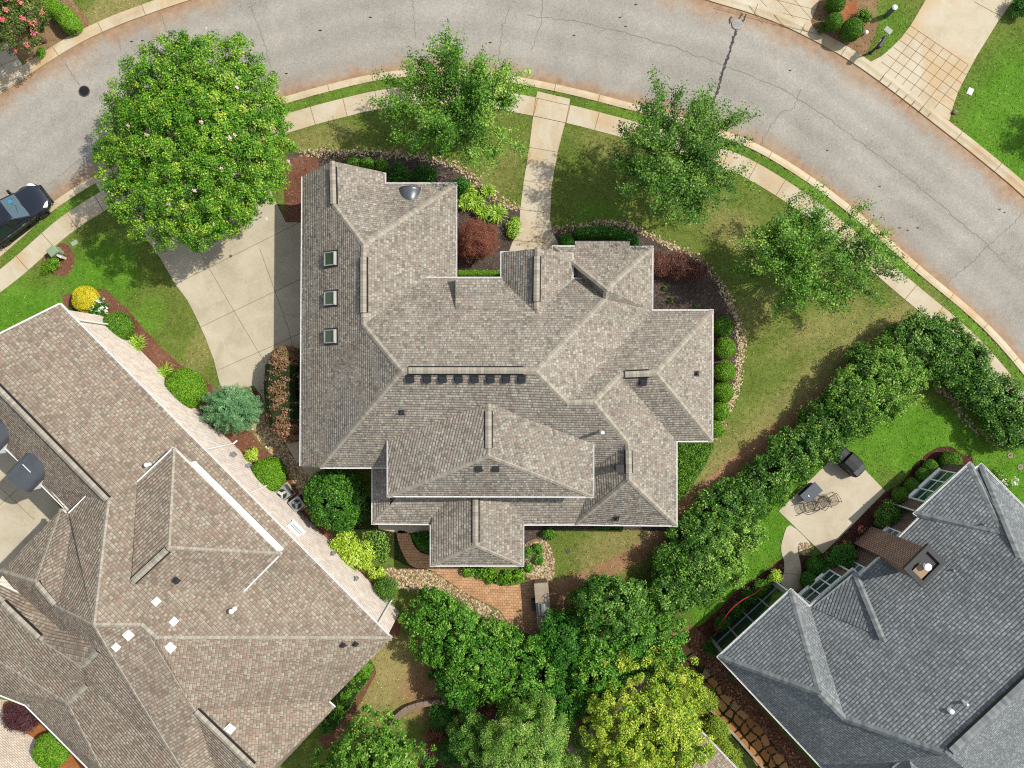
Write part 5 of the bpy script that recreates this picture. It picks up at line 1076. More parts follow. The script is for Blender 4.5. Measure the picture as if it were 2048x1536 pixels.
# screened porch bay under the near eave
b = B(); t2 = (Q[1]-Q[0]).normalized(); L = (Q[1]-Q[0]).length; o2 = wo; a = Q[0] + o2*.05
for i in range(5): b.box(a + t2*(L*(.03 + .94*i/4)) + Vector((0, 0, 1.3)), (.045 if 0 < i < 4 else .09, .06, 1.25), 0, (t2, o2, Vector((0, 0, 1))))
for z in (.2, 1.2, 2.5): b.box(a + t2*L/2 + Vector((0, 0, z)), (L*.47, .045, .035), 0, (t2, o2, Vector((0, 0, 1))))
fr = b.build('screen_frame', 'lead_grey', HR); b = B(); b.box(a + t2*L/2 + Vector((0, 0, 1.35)), (L*.46, .012, 1.15), 0, (t2, o2, Vector((0, 0, 1)))); o = b.build('screen', 'dark_glass', HR); o.parent = fr
for q in (Q[1] + wo*.1, Q[3] + wo*.08, Q[6] + wo*.1): b = B(); b.tube([q + Vector((0, 0, 2.65)), q + Vector((0, 0, 2.4)), q + Vector((0, 0, .15)), q + wo*.25 + Vector((0, 0, .08))], .05, 6); b.build('downpipe', 'gutter_white', HR)

# ---------------------------------------------------------------- corner of the house below the frame
HB = thing('house', 'beige shingled roof corner of a house at the bottom edge beside the golden tree', 'house', W(1400, 1640))
roof_mesh('roof', dict(a=(1404, 1465, 3.0), b=(1570, 1640, 3.0), c=(1500, 1760, 3.6), r=(1360, 1640, 4.2), d=(1290, 1580, 3.0)), [('a', 'r', 'c', 'b'), ('a', 'd', 'r'), ('d', 'c', 'r')], 'roof_tan', HB)
gutter([(1404, 1465, 3.0), (1570, 1640, 3.0)], HB, 1, .08)
wall_prism([(1404, 1465, 3.0), (1570, 1640, 3.0), (1500, 1740, 3.0), (1290, 1580, 3.0)], 0, 2.95, HB, 'taupe_brick')
# ================================================================ THINGS
# ---- the dark SUV at the kerb
def make_car():
    a, c = Wxy(85, 430, .3), Wxy(14, 484, .3); d = Vector((a[0]-c[0], a[1]-c[1], 0)); d.normalize(); ang = math.atan2(d.y, d.x); lf = Vector((-d.y, d.x, 0))
    fw = Vector((*a, 0)); ctr = fw - d*1.38 + lf*.86
    t = thing('parked_car', 'black SUV parked at the kerb, facing up the road at the left edge', 'car', (ctr.x, ctr.y, ZR), rotz=ang)
    st = [(-2.36, .70, .45, .95), (-2.30, .84, .36, 1.06), (-2.0, .92, .30, 1.10), (-1.2, .945, .28, 1.09), (0, .945, .28, 1.06), (.75, .945, .28, 1.05), (1.15, .93, .28, 1.0), (1.6, .915, .29, .95), (2.0, .87, .32, .87), (2.22, .78, .36, .78), (2.34, .60, .42, .66), (2.38, .45, .46, .58)]
    V = []; m = 13
    for x, hw, zb, zt in st:
        for y, z in ((0, zb), (.86, zb), (.97, zb + .12), (1.0, zb + (zt-zb)*.45), (.985, zb + (zt-zb)*.8), (.93, zt - .035), (.80, zt)): V.append((x, -hw*y, z))
        for y, z in ((0, zt + .045), (-.80, zt), (-.93, zt - .035), (-.985, zb + (zt-zb)*.8), (-1.0, zb + (zt-zb)*.45), (-.97, zb + .12)): V.append((x, -hw*y, z))
    F = [[i*m+j, i*m+(j+1) % m, (i+1)*m+(j+1) % m, (i+1)*m+j] for i in range(len(st)-1) for j in range(m)] + [list(range(m))[::-1], [(len(st)-1)*m+j for j in range(m)]]
    mesh('body', V, F, 'car_paint', t, True, smooth=True)
    g = [(1.02, .80, 1.04), (.22, .70, 1.62), (-1.55, .68, 1.64), (-2.12, .76, 1.08)]
    # greenhouse: windshield, side glass, rear glass, roof panel
    def quad(n, P, mat): return mesh(n, P, [list(range(len(P)))], mat, t, True)
    quad('windshield', [(1.02, -.80, 1.045), (1.02, .80, 1.045), (.24, .66, 1.61), (.24, -.66, 1.61)], 'windshield')
    quad('rear_window', [(-2.14, .76, 1.09), (-2.14, -.76, 1.09), (-1.66, -.64, 1.6), (-1.66, .64, 1.6)], 'car_glass')
    for s in (1, -1): quad('side_window', [(1.0, .855*s, 1.05), (-2.1, .84*s, 1.09), (-1.62, .67*s, 1.6), (.2, .69*s, 1.61)], 'car_glass')
    b = B(); V = []
    rs = [(.34, .60, 1.605), (.05, .685, 1.645), (-.8, .70, 1.68), (-1.5, .68, 1.655), (-1.80, .62, 1.60)]
    for x, hw, z in rs:
        for y, dz in ((-1, -.045), (-.93, 0), (-.5, .018), (0, .025), (.5, .018), (.93, 0), (1, -.045)): V.append((x, hw*y, z + dz))
    b.add(V, [[i*7+j, i*7+j+1, (i+1)*7+j+1, (i+1)*7+j] for i in range(4) for j in range(6)]); b.build('roof', 'car_paint', t, True, True)
    for s in (1, -1):
        b = B(); b.tube([(1.02, .83*s, 1.04), (.24, .675*s, 1.615), (-.8, .70*s, 1.65), (-1.62, .66*s, 1.61), (-2.13, .80*s, 1.08)], .035, 6); b.build('pillar', 'car_paint', t, True)
        b = B(); b.tube([(-.15, .87*s, 1.05), (-.22, .70*s, 1.63)], .03, 5); b.build('pillar', 'car_plastic', t, True)
        b = B(); b.box((.86, 1.04*s, 1.10), (.07, .13, .075), 0, None, .8); b.box((.90, .93*s, 1.06), (.04, .06, .03)); b.build('mirror', 'car_plastic', t, True)
        b = B(); b.tube([(.05, .58*s, 1.70), (-.8, .60*s, 1.745), (-1.55, .57*s, 1.70)], .018, 5); b.build('roof_rail', 'car_plastic', t, True)
        b = B(); b.add([(2.16, .80*s, .80), (2.02, .90*s, .80), (1.86, .83*s, .925), (2.05, .66*s, .865), (2.26, .55*s, .76)], [[0, 1, 2, 3, 4]]); o = b.build('headlight', 'lamp_lens', t, True)
        for v in o.data.vertices: v.co.z += .012; v.co.x += .012
        b = B(); b.box((-2.26, .72*s, .98), (.05, .12, .10)); b.build('tail_light', 'hose_red', t, True)
        for x in (-1.36, 1.40):
            b = B(); ax = (Vector((1, 0, 0)), Vector((0, 0, 1)), Vector((0, -s, 0)))
            b.lathe((x, s*.93, .36), [(.24, .0), (.36, .01), (.37, .06), (.37, .2), (.30, .22)], 28, 0, ax); wl = b.build('wheel', 'tyre', t, True, True)
            b = B(); b.lathe((x, s*.945, .36), [(.245, 0), (.25, .03), (.21, .04)], 28, 0, ax)
            for k in range(10):
                a2 = 2*math.pi*k/10; q = Vector((math.cos(a2), 0, math.sin(a2))); b.box(Vector((x, s*.948, .36)) + q*.13, (.11, .018, .012), 0, (q, Vector((-q.z, 0, q.x)), Vector((0, s, 0))))
            b.lathe((x, s*.955, .36), [(.05, 0), (.05, .03)], 12, 0, ax); o = b.build('rim', 'rim_metal', wl, True); o.parent = wl
            b = B(); arc = [(x + .43*math.cos(q), s*.952, .36 + .43*math.sin(q)) for q in np.linspace(-.15, math.pi + .15, 13)]; b.tube(arc, .032, 5); b.build('wheel_arch', 'car_plastic', t, True)
    b = B(); b.box((2.36, 0, .62), (.03, .36, .08)); b.box((2.33, 0, .40), (.05, .66, .07)); b.build('grille', 'car_plastic', t, True)
    b = B(); b.box((0, -.94, .34), (1.0, .03, .07)); b.box((0, .94, .34), (1.0, .03, .07)); b.build('sill', 'car_plastic', t, True)
    for s in (1, -1):
        for x in (.35, -.75): b = B(); b.box((x, .945*s, .93), (.11, .018, .018)); b.build('door_handle', 'chrome', t, True)
        b = B()
        for x in (.98, -.2, -1.25): b.box((x, .948*s, .72), (.006, .006, .33))
        b.build('door_seam', 'car_plastic', t, True)
    b = B(); b.tube([(.78, .1, 1.24), (.62, -.45, 1.33)], .01, 4); b.tube([(.85, .6, 1.19), (.64, .12, 1.34)], .01, 4); b.build('wiper', 'car_plastic', t, True)
    b = B(); rg = np.random.RandomState(3)
    for i in range(9): a = rg.uniform(0, 6.28); r = rg.uniform(.02, .11); b.lathe((.66 + r*math.cos(a), .40 + r*math.sin(a), 1.31 - .7*r*math.cos(a)), [(.03, 0), (.045, .02), (.02, .05)], 7)
    b.build('toy', 'cyan_plastic', t, True)
make_car()

# ---- street furniture and garden objects
def lid(px, py, r, mat, label, spokes=10):
    x, y = Wxy(px, py); t = thing('manhole_cover', label, 'manhole cover', (x, y, ZR)); z = ZR + .075
    b = B(); b.lathe((x, y, z - .03), [(r, 0), (r, .035), (r*.9, .037), (r*.88, .03), (r*.86, .03)], 28); b.build('ring', mat, t)
    b = B(); b.lathe((x, y, z - .03), [(r*.86, 0), (r*.86, .03), (r*.2, .032)], 28)
    for k in range(spokes):
        a = 2*math.pi*k/spokes; q = Vector((math.cos(a), math.sin(a), 0)); b.box(Vector((x, y, z + .006)) + q*r*.5, (r*.33, .022, .006), 0, (q, Vector((-q.y, q.x, 0)), Vector((0, 0, 1))))
    b.build('cover', 'car_plastic' if mat == 'iron' else mat, t)
lid(168, 182, .34, 'iron', 'dark round manhole cover in the road left of the big flowering tree')
lid(1475, 48, .33, 'iron_light', 'pale round manhole cover at the end of the black tar seal', 8)

t = thing('utility_box', 'pale green transformer box beside the pavement near the parked car', 'utility box', W(112, 503))
b = B(); ax = (Vector((.79, .61, 0)), Vector((-.61, .79, 0)), Vector((0, 0, 1))); c = W(118, 506); b.box(c + Vector((0, 0, .32)), (.26, .24, .32), 0, ax, .95); b.build('body', 'green_metal', t)
b = B(); b.box(c + Vector((0, 0, .67)), (.29, .27, .03), 0, ax, .85); b.build('lid', 'green_metal', t)
b = B()
for i in range(5): b.box(c + ax[0]*(.10*(i-2)) - ax[1]*.25 + Vector((0, 0, .33)), (.012, .012, .25), 0, ax)
b.build('fins', 'green_metal', t)
t = thing('pedestal', 'small white cable pedestal in the mulch beside the green transformer box', 'utility pedestal', W(128, 515))
b = B(); c = W(128, 515); b.box(c + Vector((0, 0, .25)), (.17, .07, .25), 0, (Vector((.9, -.43, 0)), Vector((.43, .9, 0)), Vector((0, 0, 1))), .85); b.build('body', 'box_white', t)
b = B(); b.box(c + Vector((0, 0, .53)), (.16, .075, .03), 0, (Vector((.9, -.43, 0)), Vector((.43, .9, 0)), Vector((0, 0, 1))), .6); b.build('cap', 'box_white', t)
def ground_box(px, py, sx, sy, ang, mat, label, name='meter_lid', cat='utility lid'):
    c = W(px, py); t = thing(name, label, cat, c); a = R(ang); ax = (Vector((math.cos(a), math.sin(a), 0)), Vector((-math.sin(a), math.cos(a), 0)), Vector((0, 0, 1)))
    b = B(); b.box(c + Vector((0, 0, .015)), (sx, sy, .02), 0, ax); b.build('frame', mat, t); b = B(); b.box(c + Vector((0, 0, .038)), (sx*.78, sy*.75, .008), 0, ax); b.box(c + Vector((0, 0, .05)) + ax[0]*sx*.4, (.03, .015, .006), 0, ax); b.build('cover', mat, t)
ground_box(149, 486, .20, .13, 30, 'box_pale', 'pale grey meter lid in the lawn by the transformer box')
ground_box(1776, 61, .24, .17, -40, 'box_pale', 'pale meter lid in the grass near the black letterbox')
ground_box(1940, 183, .17, .21, -25, 'box_white', 'white meter lid in the bright lawn right of the tiled driveway')
ground_box(1137, 1103, .13, .12, 30, 'iron', 'dark square drain grate in the back lawn', 'drain', 'drain')
for x, y, l in ((2020, 911, 'round tan sprinkler ring in the bright lawn, the upper of two'), (2040, 934, 'round tan sprinkler ring in the bright lawn, the lower of two')):
    c = W(x, y); t = thing('sprinkler_ring', l, 'sprinkler', c); b = B(); b.lathe(c, [(.17, 0), (.17, .03), (.11, .035), (.10, .02)], 20); b.build('ring', 'cap_stone', t); b = B(); b.lathe(c, [(.04, 0), (.04, .045), (.02, .05)], 10); b.build('head', 'car_plastic', t)
c = W(1908, 225); t = thing('rock', 'grey rock at the corner of the tiled driveway', 'rock', c); rg = np.random.RandomState(2)
o = core_blob(t, c + Vector((0, 0, .07)), (.17, .13, .13), rg, .16, 'stone'); o.data.materials[0] = MATS['rock_grey']
# letterbox on its post
c = W(1741, 106); t = thing('letterbox', 'black letterbox on a post beside the kerb', 'letterbox', c)
b = B(); b.box(c + Vector((0, 0, .55)), (.05, .05, .6)); b.box(c + Vector((0, 0, .05)), (.09, .09, .05)); b.build('post', 'black_vent', t)
ax = (Vector((.56, .83, 0)), Vector((-.83, .56, 0)), Vector((0, 0, 1))); q = c + Vector((0, 0, 1.25)) + ax[0]*.06; V = []
for e in (-1, 1):
    for k in range(9): a = math.pi*k/8; V.append(q + ax[0]*(e*.34) + ax[1]*(.12*math.cos(a)) + Vector((0, 0, .03 + .11*math.sin(a))))
    V += [q + ax[0]*(e*.34) + ax[1]*(-.12) + Vector((0, 0, -.12)), q + ax[0]*(e*.34) + ax[1]*.12 + Vector((0, 0, -.12))]
b = B(); b.add(V, [[i, (i+1) % 11, 11+(i+1) % 11, 11+i] for i in range(11)] + [list(range(11))[::-1], list(range(11, 22))]); b.build('box', 'black_vent', t)
b = B(); b.box(q + ax[1]*.135 + Vector((0, 0, .02)), (.10, .008, .05), 0, ax); b.build('number_plate', 'steel', t); b = B(); b.box(q - ax[0]*.1 + Vector((0, 0, -.17)), (.30, .05, .03), 0, ax); b.build('arm', 'black_vent', t)
# pedestal with white cap and the small white globe
c = W(1772, 32); t = thing('cable_post', 'green cylindrical cable post with a white top in the grass', 'utility post', c)
b = B(); b.lathe(c, [(.15, 0), (.15, .95), (.13, 1.0)], 18); b.build('post', 'post_green', t); b = B(); b.lathe(c + Vector((0, 0, .98)), [(.15, 0), (.155, .05), (.10, .10), (.02, .12)], 18); b.build('cap', 'white_pipe', t)
c = W(1729, 68); t = thing('vent_cap', 'small white capped pipe in the mulch beside the clipped bushes', 'pipe', c); b = B(); b.lathe(c, [(.05, 0), (.05, .25)], 12); b.build('pipe', 'white_pipe', t); b = B(); b.lathe(c + Vector((0, 0, .22)), [(.10, 0), (.115, .04), (.07, .09), (.01, .10)], 16); b.build('cap', 'white_pipe', t)
# air conditioners
for px, py, l in ((572, 984, 'grey air conditioner between the clipped ball bush and the second unit'), (601, 1004, 'grey air conditioner half hidden by the dark round holly')):
    c = W(px, py); t = thing('air_conditioner', l, 'air conditioner', c, 'air conditioners by the white wall'); ax = (Vector((.80, .60, 0)), Vector((-.60, .80, 0)), Vector((0, 0, 1))); h = .78
    b = B(); b.box(c + Vector((0, 0, h/2)), (.37, .37, h/2), 0, ax); b.build('cabinet', 'ac_grey', t)
    b = B(); b.box(c + Vector((0, 0, .04)), (.45, .45, .04), 0, ax); b.build('pad', 'drive_concrete', t)
    b = B()
    for i in range(9):
        for s in (-1, 1): b.box(c + Vector((0, 0, .1 + i*.07)) + ax[0]*s*.375, (.006, .33, .012), 0, ax); b.box(c + Vector((0, 0, .1 + i*.07)) + ax[1]*s*.375, (.33, .006, .012), 0, ax)
    b.build('louvre', 'ac_dark', t)
    b = B(); b.lathe(c + Vector((0, 0, h)), [(.29, .0), (.29, .006), (.02, .008)], 24); b.build('fan_well', 'ac_dark', t)
    b = B()
    for k in range(3): a = 2.1*k + .5; q = Vector((math.cos(a), math.sin(a), 0)); b.box(c + Vector((0, 0, h + .02)) + q*.15, (.12, .075, .006), 0, (q, Vector((-q.y, q.x, .3)).normalized(), Vector((0, 0, 1))))
    b.lathe(c + Vector((0, 0, h + .01)), [(.08, 0), (.08, .03)], 14); b.build('fan', 'box_white' if px < 600 else 'ac_grey', t)
    b = B()
    for r in (.12, .18, .24, .30): b.tube([c + Vector((r*math.cos(a), r*math.sin(a), h + .04)) for a in np.linspace(0, 2*math.pi, 25)], .005, 4, cap=False)
    b.build('fan_guard', 'ac_dark', t)
# grey screen panels by the blue conifer
c = W(418, 848); t = thing('screen_panel', 'dark grey slatted screen lying between the white wall and blue conifer', 'screen', c); ax = (Vector((.79, -.61, 0)), Vector((.61, .79, 0)), Vector((0, 0, 1)))
for i in range(4): b = B(); b.box(c + ax[1]*(-.36 + .24*i) + Vector((0, 0, .62)), (.62, .115, .02), 0, ax); b.build('board', 'dark_wood', t)
b = B(); b.box(c + ax[0]*.5 + Vector((0, 0, .3)), (.04, .45, .3), 0, ax); b.box(c - ax[0]*.5 + Vector((0, 0, .3)), (.04, .45, .3), 0, ax); b.build('support', 'dark_wood', t)
# ---- patio: covered grill, fire table, wire chairs
c = W(1690, 922); t = thing('covered_grill', 'grill under a black cover at the top corner of the patio', 'grill', c); ax = (Vector((.72, -.69, 0)), Vector((.69, .72, 0)), Vector((0, 0, 1)))
V = []; st = [(-.80, .30, .78), (-.74, .36, .86), (-.40, .36, .90), (-.36, .38, 1.12), (0, .39, 1.2), (.36, .38, 1.12), (.40, .36, .90), (.74, .36, .86), (.80, .30, .78)]
for x, hy, z in [(a*1.15, b_*1.25, c_) for a, b_, c_ in st]:
    for y, zz in ((-1, .04), (-1.02, z*.5), (-1, z-.14), (-.72, z-.02), (0, z), (.72, z-.02), (1, z-.14), (1.02, z*.5), (1, .04)): V.append(c + ax[0]*x + ax[1]*(hy*y) + Vector((0, 0, zz)))
b = B(); b.add(V, [[i*9+j, i*9+j+1, (i+1)*9+j+1, (i+1)*9+j] for i in range(8) for j in range(8)] + [list(range(9))[::-1], [72+j for j in range(9)]]); b.build('cover', 'black_cloth', t)
b = B(); b.box(c + ax[1]*-.50 + ax[0]*.18 + Vector((0, 0, .82)), (.09, .012, .03), 0, ax); b.build('handle', 'steel', t)
b = B(); b.box(c + ax[0]*.55 + Vector((0, 0, .875)), (.24, .38, .012), 0, ax); b.build('side_panel', 'grey_cloth', t)
c = W(1614, 983); t = thing('fire_table', 'dark square-edged fire table on the patio beside three wire chairs', 'table', c); ax = (Vector((.742, .67, 0)), Vector((-.67, .742, 0)), Vector((0, 0, 1)))
b = B(); b.box(c + Vector((0, 0, .62)), (.61, .35, .03), 0, ax); b.build('tabletop', 'slate_top', t); b = B(); b.box(c + Vector((0, 0, .29)), (.52, .28, .30), 0, ax); b.build('base', 'black_vent', t)
b = B(); b.tube([c + Vector((.10*math.cos(a), .10*math.sin(a), .653)) - ax[0]*.14 for a in np.linspace(0, 2*math.pi, 25)], .006, 4, cap=False); b.lathe(c + Vector((0, 0, .65)) - ax[0]*.14, [(.02, 0), (.015, .012)], 8); b.build('burner_ring', 'steel', t)
def chair(px, py, ang, label):
    t = thing('wire_chair', label, 'chair', W(px, py), 'wire chairs on the patio', R(ang)); r = .016; t.scale = (1.15, 1.15, 1.05)
    b = B(); b.tube([(-.24, -.26, .43), (.22, -.24, .43), (.27, -.1, .44), (.27, .1, .44), (.22, .24, .43), (-.24, .26, .43), (-.24, -.26, .43)], r, 5); b.build('seat_frame', 'bronze_wire', t, True)
    b = B()
    for i in range(9): y = -.22 + .055*i; b.box((0, y, .425), (.24, .005, .004))
    for i in range(8): x = -.2 + .06*i; b.box((x, 0, .419), (.005, .24, .004))
    b.build('seat', 'bronze_wire', t, True)
    b = B(); b.tube([(-.24, -.26, .43), (-.33, -.25, .72), (-.37, -.16, .86), (-.38, 0, .90), (-.37, .16, .86), (-.33, .25, .72), (-.24, .26, .43)], r, 5)
    for i in range(7): y = -.18 + .06*i; b.tube([(-.24, y, .43), (-.36, y, .84)], .005, 4)
    for z in (.52, .61, .70, .79): x = -.24 - (z-.43)*.30; b.tube([(x, -.24, z), (x, .24, z)], .005, 4)
    b.build('backrest', 'bronze_wire', t, True)
    for s in (-1, 1):
        b = B(); b.tube([(-.33, .26*s, .66), (.05, .31*s, .64), (.25, .29*s, .60), (.27, .27*s, .02), (.10, .27*s, .015), (-.28, .27*s, .02)], r, 5); b.build('arm', 'bronze_wire', t, True)
        b = B(); b.tube([(-.28, .27*s, .02), (-.24, .26*s, .43)], r, 5); b.build('leg', 'bronze_wire', t, True)
chair(1612, 1012, 200, 'wire patio chair tucked against the dark fire table'); chair(1637, 1004, 240, 'middle wire patio chair, set between the other two'); chair(1660, 998, 300, 'wire patio chair farthest from the fire table')
# red arch and doormat by the porch bay
t = thing('garden_hoop', 'thin red garden hoop arching over the shrubs by the porch', 'garden hoop', W(1470, 1225)); b = B(); P = catmull([(1432, 1262), (1448, 1238), (1463, 1218), (1485, 1200), (1505, 1190), (1522, 1178)], 5)
b.tube([W(x, y, .75 + .45*math.sin(math.pi*i/(len(P)-1))) for i, (x, y) in enumerate(P)], .028, 6); b.build('hoop', 'hose_red', t)
b = B()
for i in (0, len(P)-1): q = W(*P[i], .75); b.tube([q, Vector((q.x, q.y, 0))], .02, 5)
b.build('stake', 'hose_red', t)
c = W(1562, 1181); t = thing('doormat', 'black doormat at the end of the curved path', 'doormat', c); b = B(); ax = (Vector((.73, -.68, 0)), Vector((.68, .73, 0)), Vector((0, 0, 1))); b.box(c + Vector((0, 0, .05)), (.42, .30, .012), 0, ax); b.build('mat', 'black_cloth', t)
b = B(); b.tube([c + Vector((.09*math.cos(a), .09*math.sin(a), .064)) for a in np.linspace(0, 5.2, 18)], .008, 4); b.build('motif', 'bronze_wire', t)
# ---- outdoor kitchen at the end of the brick patio
c0, c1 = W(1082, 1166, .9), W(1090, 1260, .9); d = (c1-c0).normalized(); d.z = 0; s_ = Vector((-d.y, d.x, 0)); mid = (c0+c1)/2; L = (c1-c0).length/2
t = thing('outdoor_kitchen', 'stone counter with a built-in steel grill beside the brick patio', 'counter', (mid.x, mid.y, 0)); ax = (d, s_, Vector((0, 0, 1)))
b = B(); b.box((mid.x, mid.y, .45), (L, .36, .45), 0, ax); b.build('base', 'retaining_block', t)
b = B()
for i in range(4): q = mid + d*(L*(-.75 + .5*i)); b.box((q.x, q.y, .94), (L*.247, .42, .04), 0, ax)
b.build('counter_top', 'cap_stone', t)
b = B(); q = mid + d*.1; b.box((q.x, q.y, 1.06), (.36, .28, .09), 0, ax); b.lathe(q + Vector((0, 0, .15)) - d*.34, [(.2, 0), (.2, .68)], 14, 0, (s_, Vector((0, 0, 1)), d)); b.build('grill', 'steel', t)
b = B(); q = mid - s_*.5*(1 if s_.x > 0 else -1) + d*.05; b.box((q.x, q.y, .25), (.32, .16, .25), 0, ax); b.build('fire_door', 'black_vent', t)
# ---- garden walls and edging
def wallblocks(name, label, cat, pts, wpx, h, mat, n, z0=0):
    P = resample(catmull(pts, 6), n+1); c = P[len(P)//2]; t = thing(name, label, cat, W(*c)); w = wpx/36*U/2
    for i in range(n):
        a, b2 = W(*P[i]), W(*P[i+1]); d = (b2-a).normalized(); m_ = (a+b2)/2; bb = B(); hh = h*(1 if i < n*.6 else .8); bb.box((m_.x, m_.y, hh/2), ((b2-a).length/2*.97, w, hh/2), 0, (d, Vector((-d.y, d.x, 0)), Vector((0, 0, 1)))); bb.build('block', mat, t)
wallblocks('edging_wall', 'low curved block wall in the shaded back garden', 'garden wall', [(782, 1442), (800, 1424), (820, 1410), (850, 1402), (880, 1400), (912, 1410)], 11, .45, 'retaining_block', 9)
wallblocks('retaining_wall', 'long block retaining wall beside the golden tree', 'garden wall', [(1146, 1482), (1185, 1440), (1222, 1400), (1262, 1352)], 8, .8, 'retaining_block', 12)
wallblocks('path_edging', 'thin pale stone edging along the flagstone path', 'edging', [(1344, 1330), (1385, 1380), (1430, 1428), (1475, 1476), (1530, 1540)], 5, .18, 'cap_stone', 14)
# ---- flagstones
rgf = np.random.RandomState(8); CL = resample(np.array([(1348, 1300), (1395, 1358), (1450, 1420), (1505, 1480), (1575, 1570)], float), 17)
GR = np.array([[offset(CL, o_)[i] + rgf.normal(0, 2.6, 2) + ((i % 2)*3, 0) for o_ in (-27, -9, 8, 26)] for i in range(17)])
for i in range(16):
    for j in range(3):
        if rgf.uniform() < .06: continue
        q = np.array([GR[i, j], GR[i, j+1], GR[i+1, j+1], GR[i+1, j]]); m_ = q.mean(0); P = []
        for k in range(4):
            e0, e1 = q[k], q[(k+1) % 4]; P.append(e0*.86 + e1*.14)
            if rgf.uniform() < .5: P.append((e0+e1)/2 + rgf.normal(0, 1.3, 2))
            P.append(e0*.16 + e1*.84)
        P = m_ + (np.array(P) - m_)*rgf.uniform(.80, .88); c = W(*m_); L_ = [W(*p) - c for p in P]; n = len(L_)
        if (L_[1]-L_[0]).cross(L_[2]-L_[1]).z < 0: L_ = L_[::-1]
        V = [(v.x, v.y, 0) for v in L_] + [(v.x*.97, v.y*.97, .045) for v in L_]
        me = bpy.data.meshes.new('flagstone'); me.from_pydata(V, [], [list(range(n))[::-1], list(range(n, 2*n))] + [[k, (k+1) % n, n+(k+1) % n, n+k] for k in range(n)])
        at = me.attributes.new('tint', 'FLOAT', 'FACE'); at.data.foreach_set('value', np.full(n+2, rgf.uniform(0, 1), np.float32)); o = link('flagstone', me, 'flag_stone'); o.location = (c.x, c.y, .014)
        props(o, 'irregular tan flagstone set in the mossy path beside the slate-roofed house', 'flagstone', 'flagstones of the side path')

# ================================================================ PLANTING
full_tree('flowering_tree', 'largest tree, a dense round crape myrtle with pale pink flowers over the driveway', 'tree', 395, 285, 3.7, (198, 213), 2.1, 'leaf_crape', 11, 4.8, .105, .6, .34, 110, .12, ('petal_pink', 22, .035), r0=.14)
spray_tree('street_tree', 'leafy street tree between the front walk and the big flowering tree', 908, 206, 3.6, (128, 130), 2.2, 'leaf_street', 21, 'young street trees along the curved kerb', 50, 9, 88, .115)
spray_tree('street_tree', 'street tree just right of the front walk, standing over the pavement', 1358, 315, 3.9, (124, 138), 2.3, 'leaf_street_dark', 22, 'young street trees along the curved kerb', 52, 9, 88, .115)
spray_tree('street_tree', 'street tree nearest the long laurel hedge', 1638, 520, 3.2, (138, 114), 2.0, 'leaf_street', 25, 'young street trees along the curved kerb', 50, 9, 88, .115)
full_tree('flowering_tree', 'crape myrtle with coral flowers in the upper left corner', 'tree', 25, 35, 2.6, (66, 72), 1.5, 'leaf_olive', 12, 3.6, .1, .6, .3, 120, .18, ('petal_coral', 30, .07))
spray_tree('lawn_tree', 'tree off the right edge whose shadow falls on the bright lawn', 2210, 215, 2.6, (52, 52), 1.1, 'leaf_street', 24, None, 14, 5, 60)
full_tree('maple_tree', 'mid green spiky-outlined tree at the bottom edge right of the left house', 'tree', 755, 1530, 3.6, (116, 100), 2.3, 'leaf_street', 13, 4.2, .12, .7, .26, 70, .3, shell=.35, flat=.5)
full_tree('conifer_tree', 'soft pale green conifer at the bottom edge left of the golden tree', 'tree', 1050, 1520, 3.0, (118, 112), 2.4, 'leaf_arbor', 14, 5.6, .075, .5, .36, 260, .22, flat=.9, shell=.6, up=.4, fill=.25)
full_tree('conifer_tree', 'darker conifer in the shade beside the pale green conifer', 'tree', 945, 1478, 2.2, (54, 58), 1.7, 'leaf_hedge', 15, 5., .075, .5, .3, 200, .22, flat=.9, up=.4, fill=.2)
full_tree('golden_tree', 'golden yellow leafed tree at the bottom edge', 'tree', 1298, 1470, 3.2, (124, 128), 2.2, 'leaf_gold', 16, 4.8, .10, .7, .28, 100, .26, flat=.6)
# big holly mass below the patio and the long laurel hedge: each plant by itself
G1 = 'tall evergreen shrubs below the brick patio'
for i, (x, y, r, h, mt, l) in enumerate(((888, 1252, 77, 2.9, 'leaf_holly', 'tall evergreen nearest the lower left house, leftmost of the shrubs below the patio'), (965, 1318, 86, 3.3, 'leaf_holly', 'tall evergreen in the middle of the shrubs below the patio'), (1050, 1350, 80, 3.2, 'leaf_holly', 'tall evergreen just above the pale green conifer'), (920, 1350, 66, 2.6, 'leaf_deep', 'darker evergreen over the curved block wall'), (1125, 1285, 66, 2.8, 'leaf_deep', 'evergreen right behind the outdoor kitchen'),
        (1222, 1215, 82, 3.4, 'leaf_hedge', 'tall twiggy evergreen reaching highest towards the back lawn'), (1285, 1285, 80, 3.2, 'leaf_holly', 'tall evergreen where the hedge meets the flagstone path'), (1200, 1330, 78, 3.2, 'leaf_holly', 'tall evergreen between the outdoor kitchen and the golden tree'), (1120, 1390, 62, 2.8, 'leaf_deep', 'evergreen at the head of the retaining wall'), (1335, 1188, 54, 2.5, 'leaf_hedge', 'evergreen linking the tall shrubs to the long laurel hedge'))):
    bush(l, x, y, r, h, mt, 30+i, 'evergreen_shrub', group=G1, ls=.125, lai=5., cr=.27, per=55, amp=.22, zmin=-.25)
G2 = 'laurel shrubs in the long hedge'
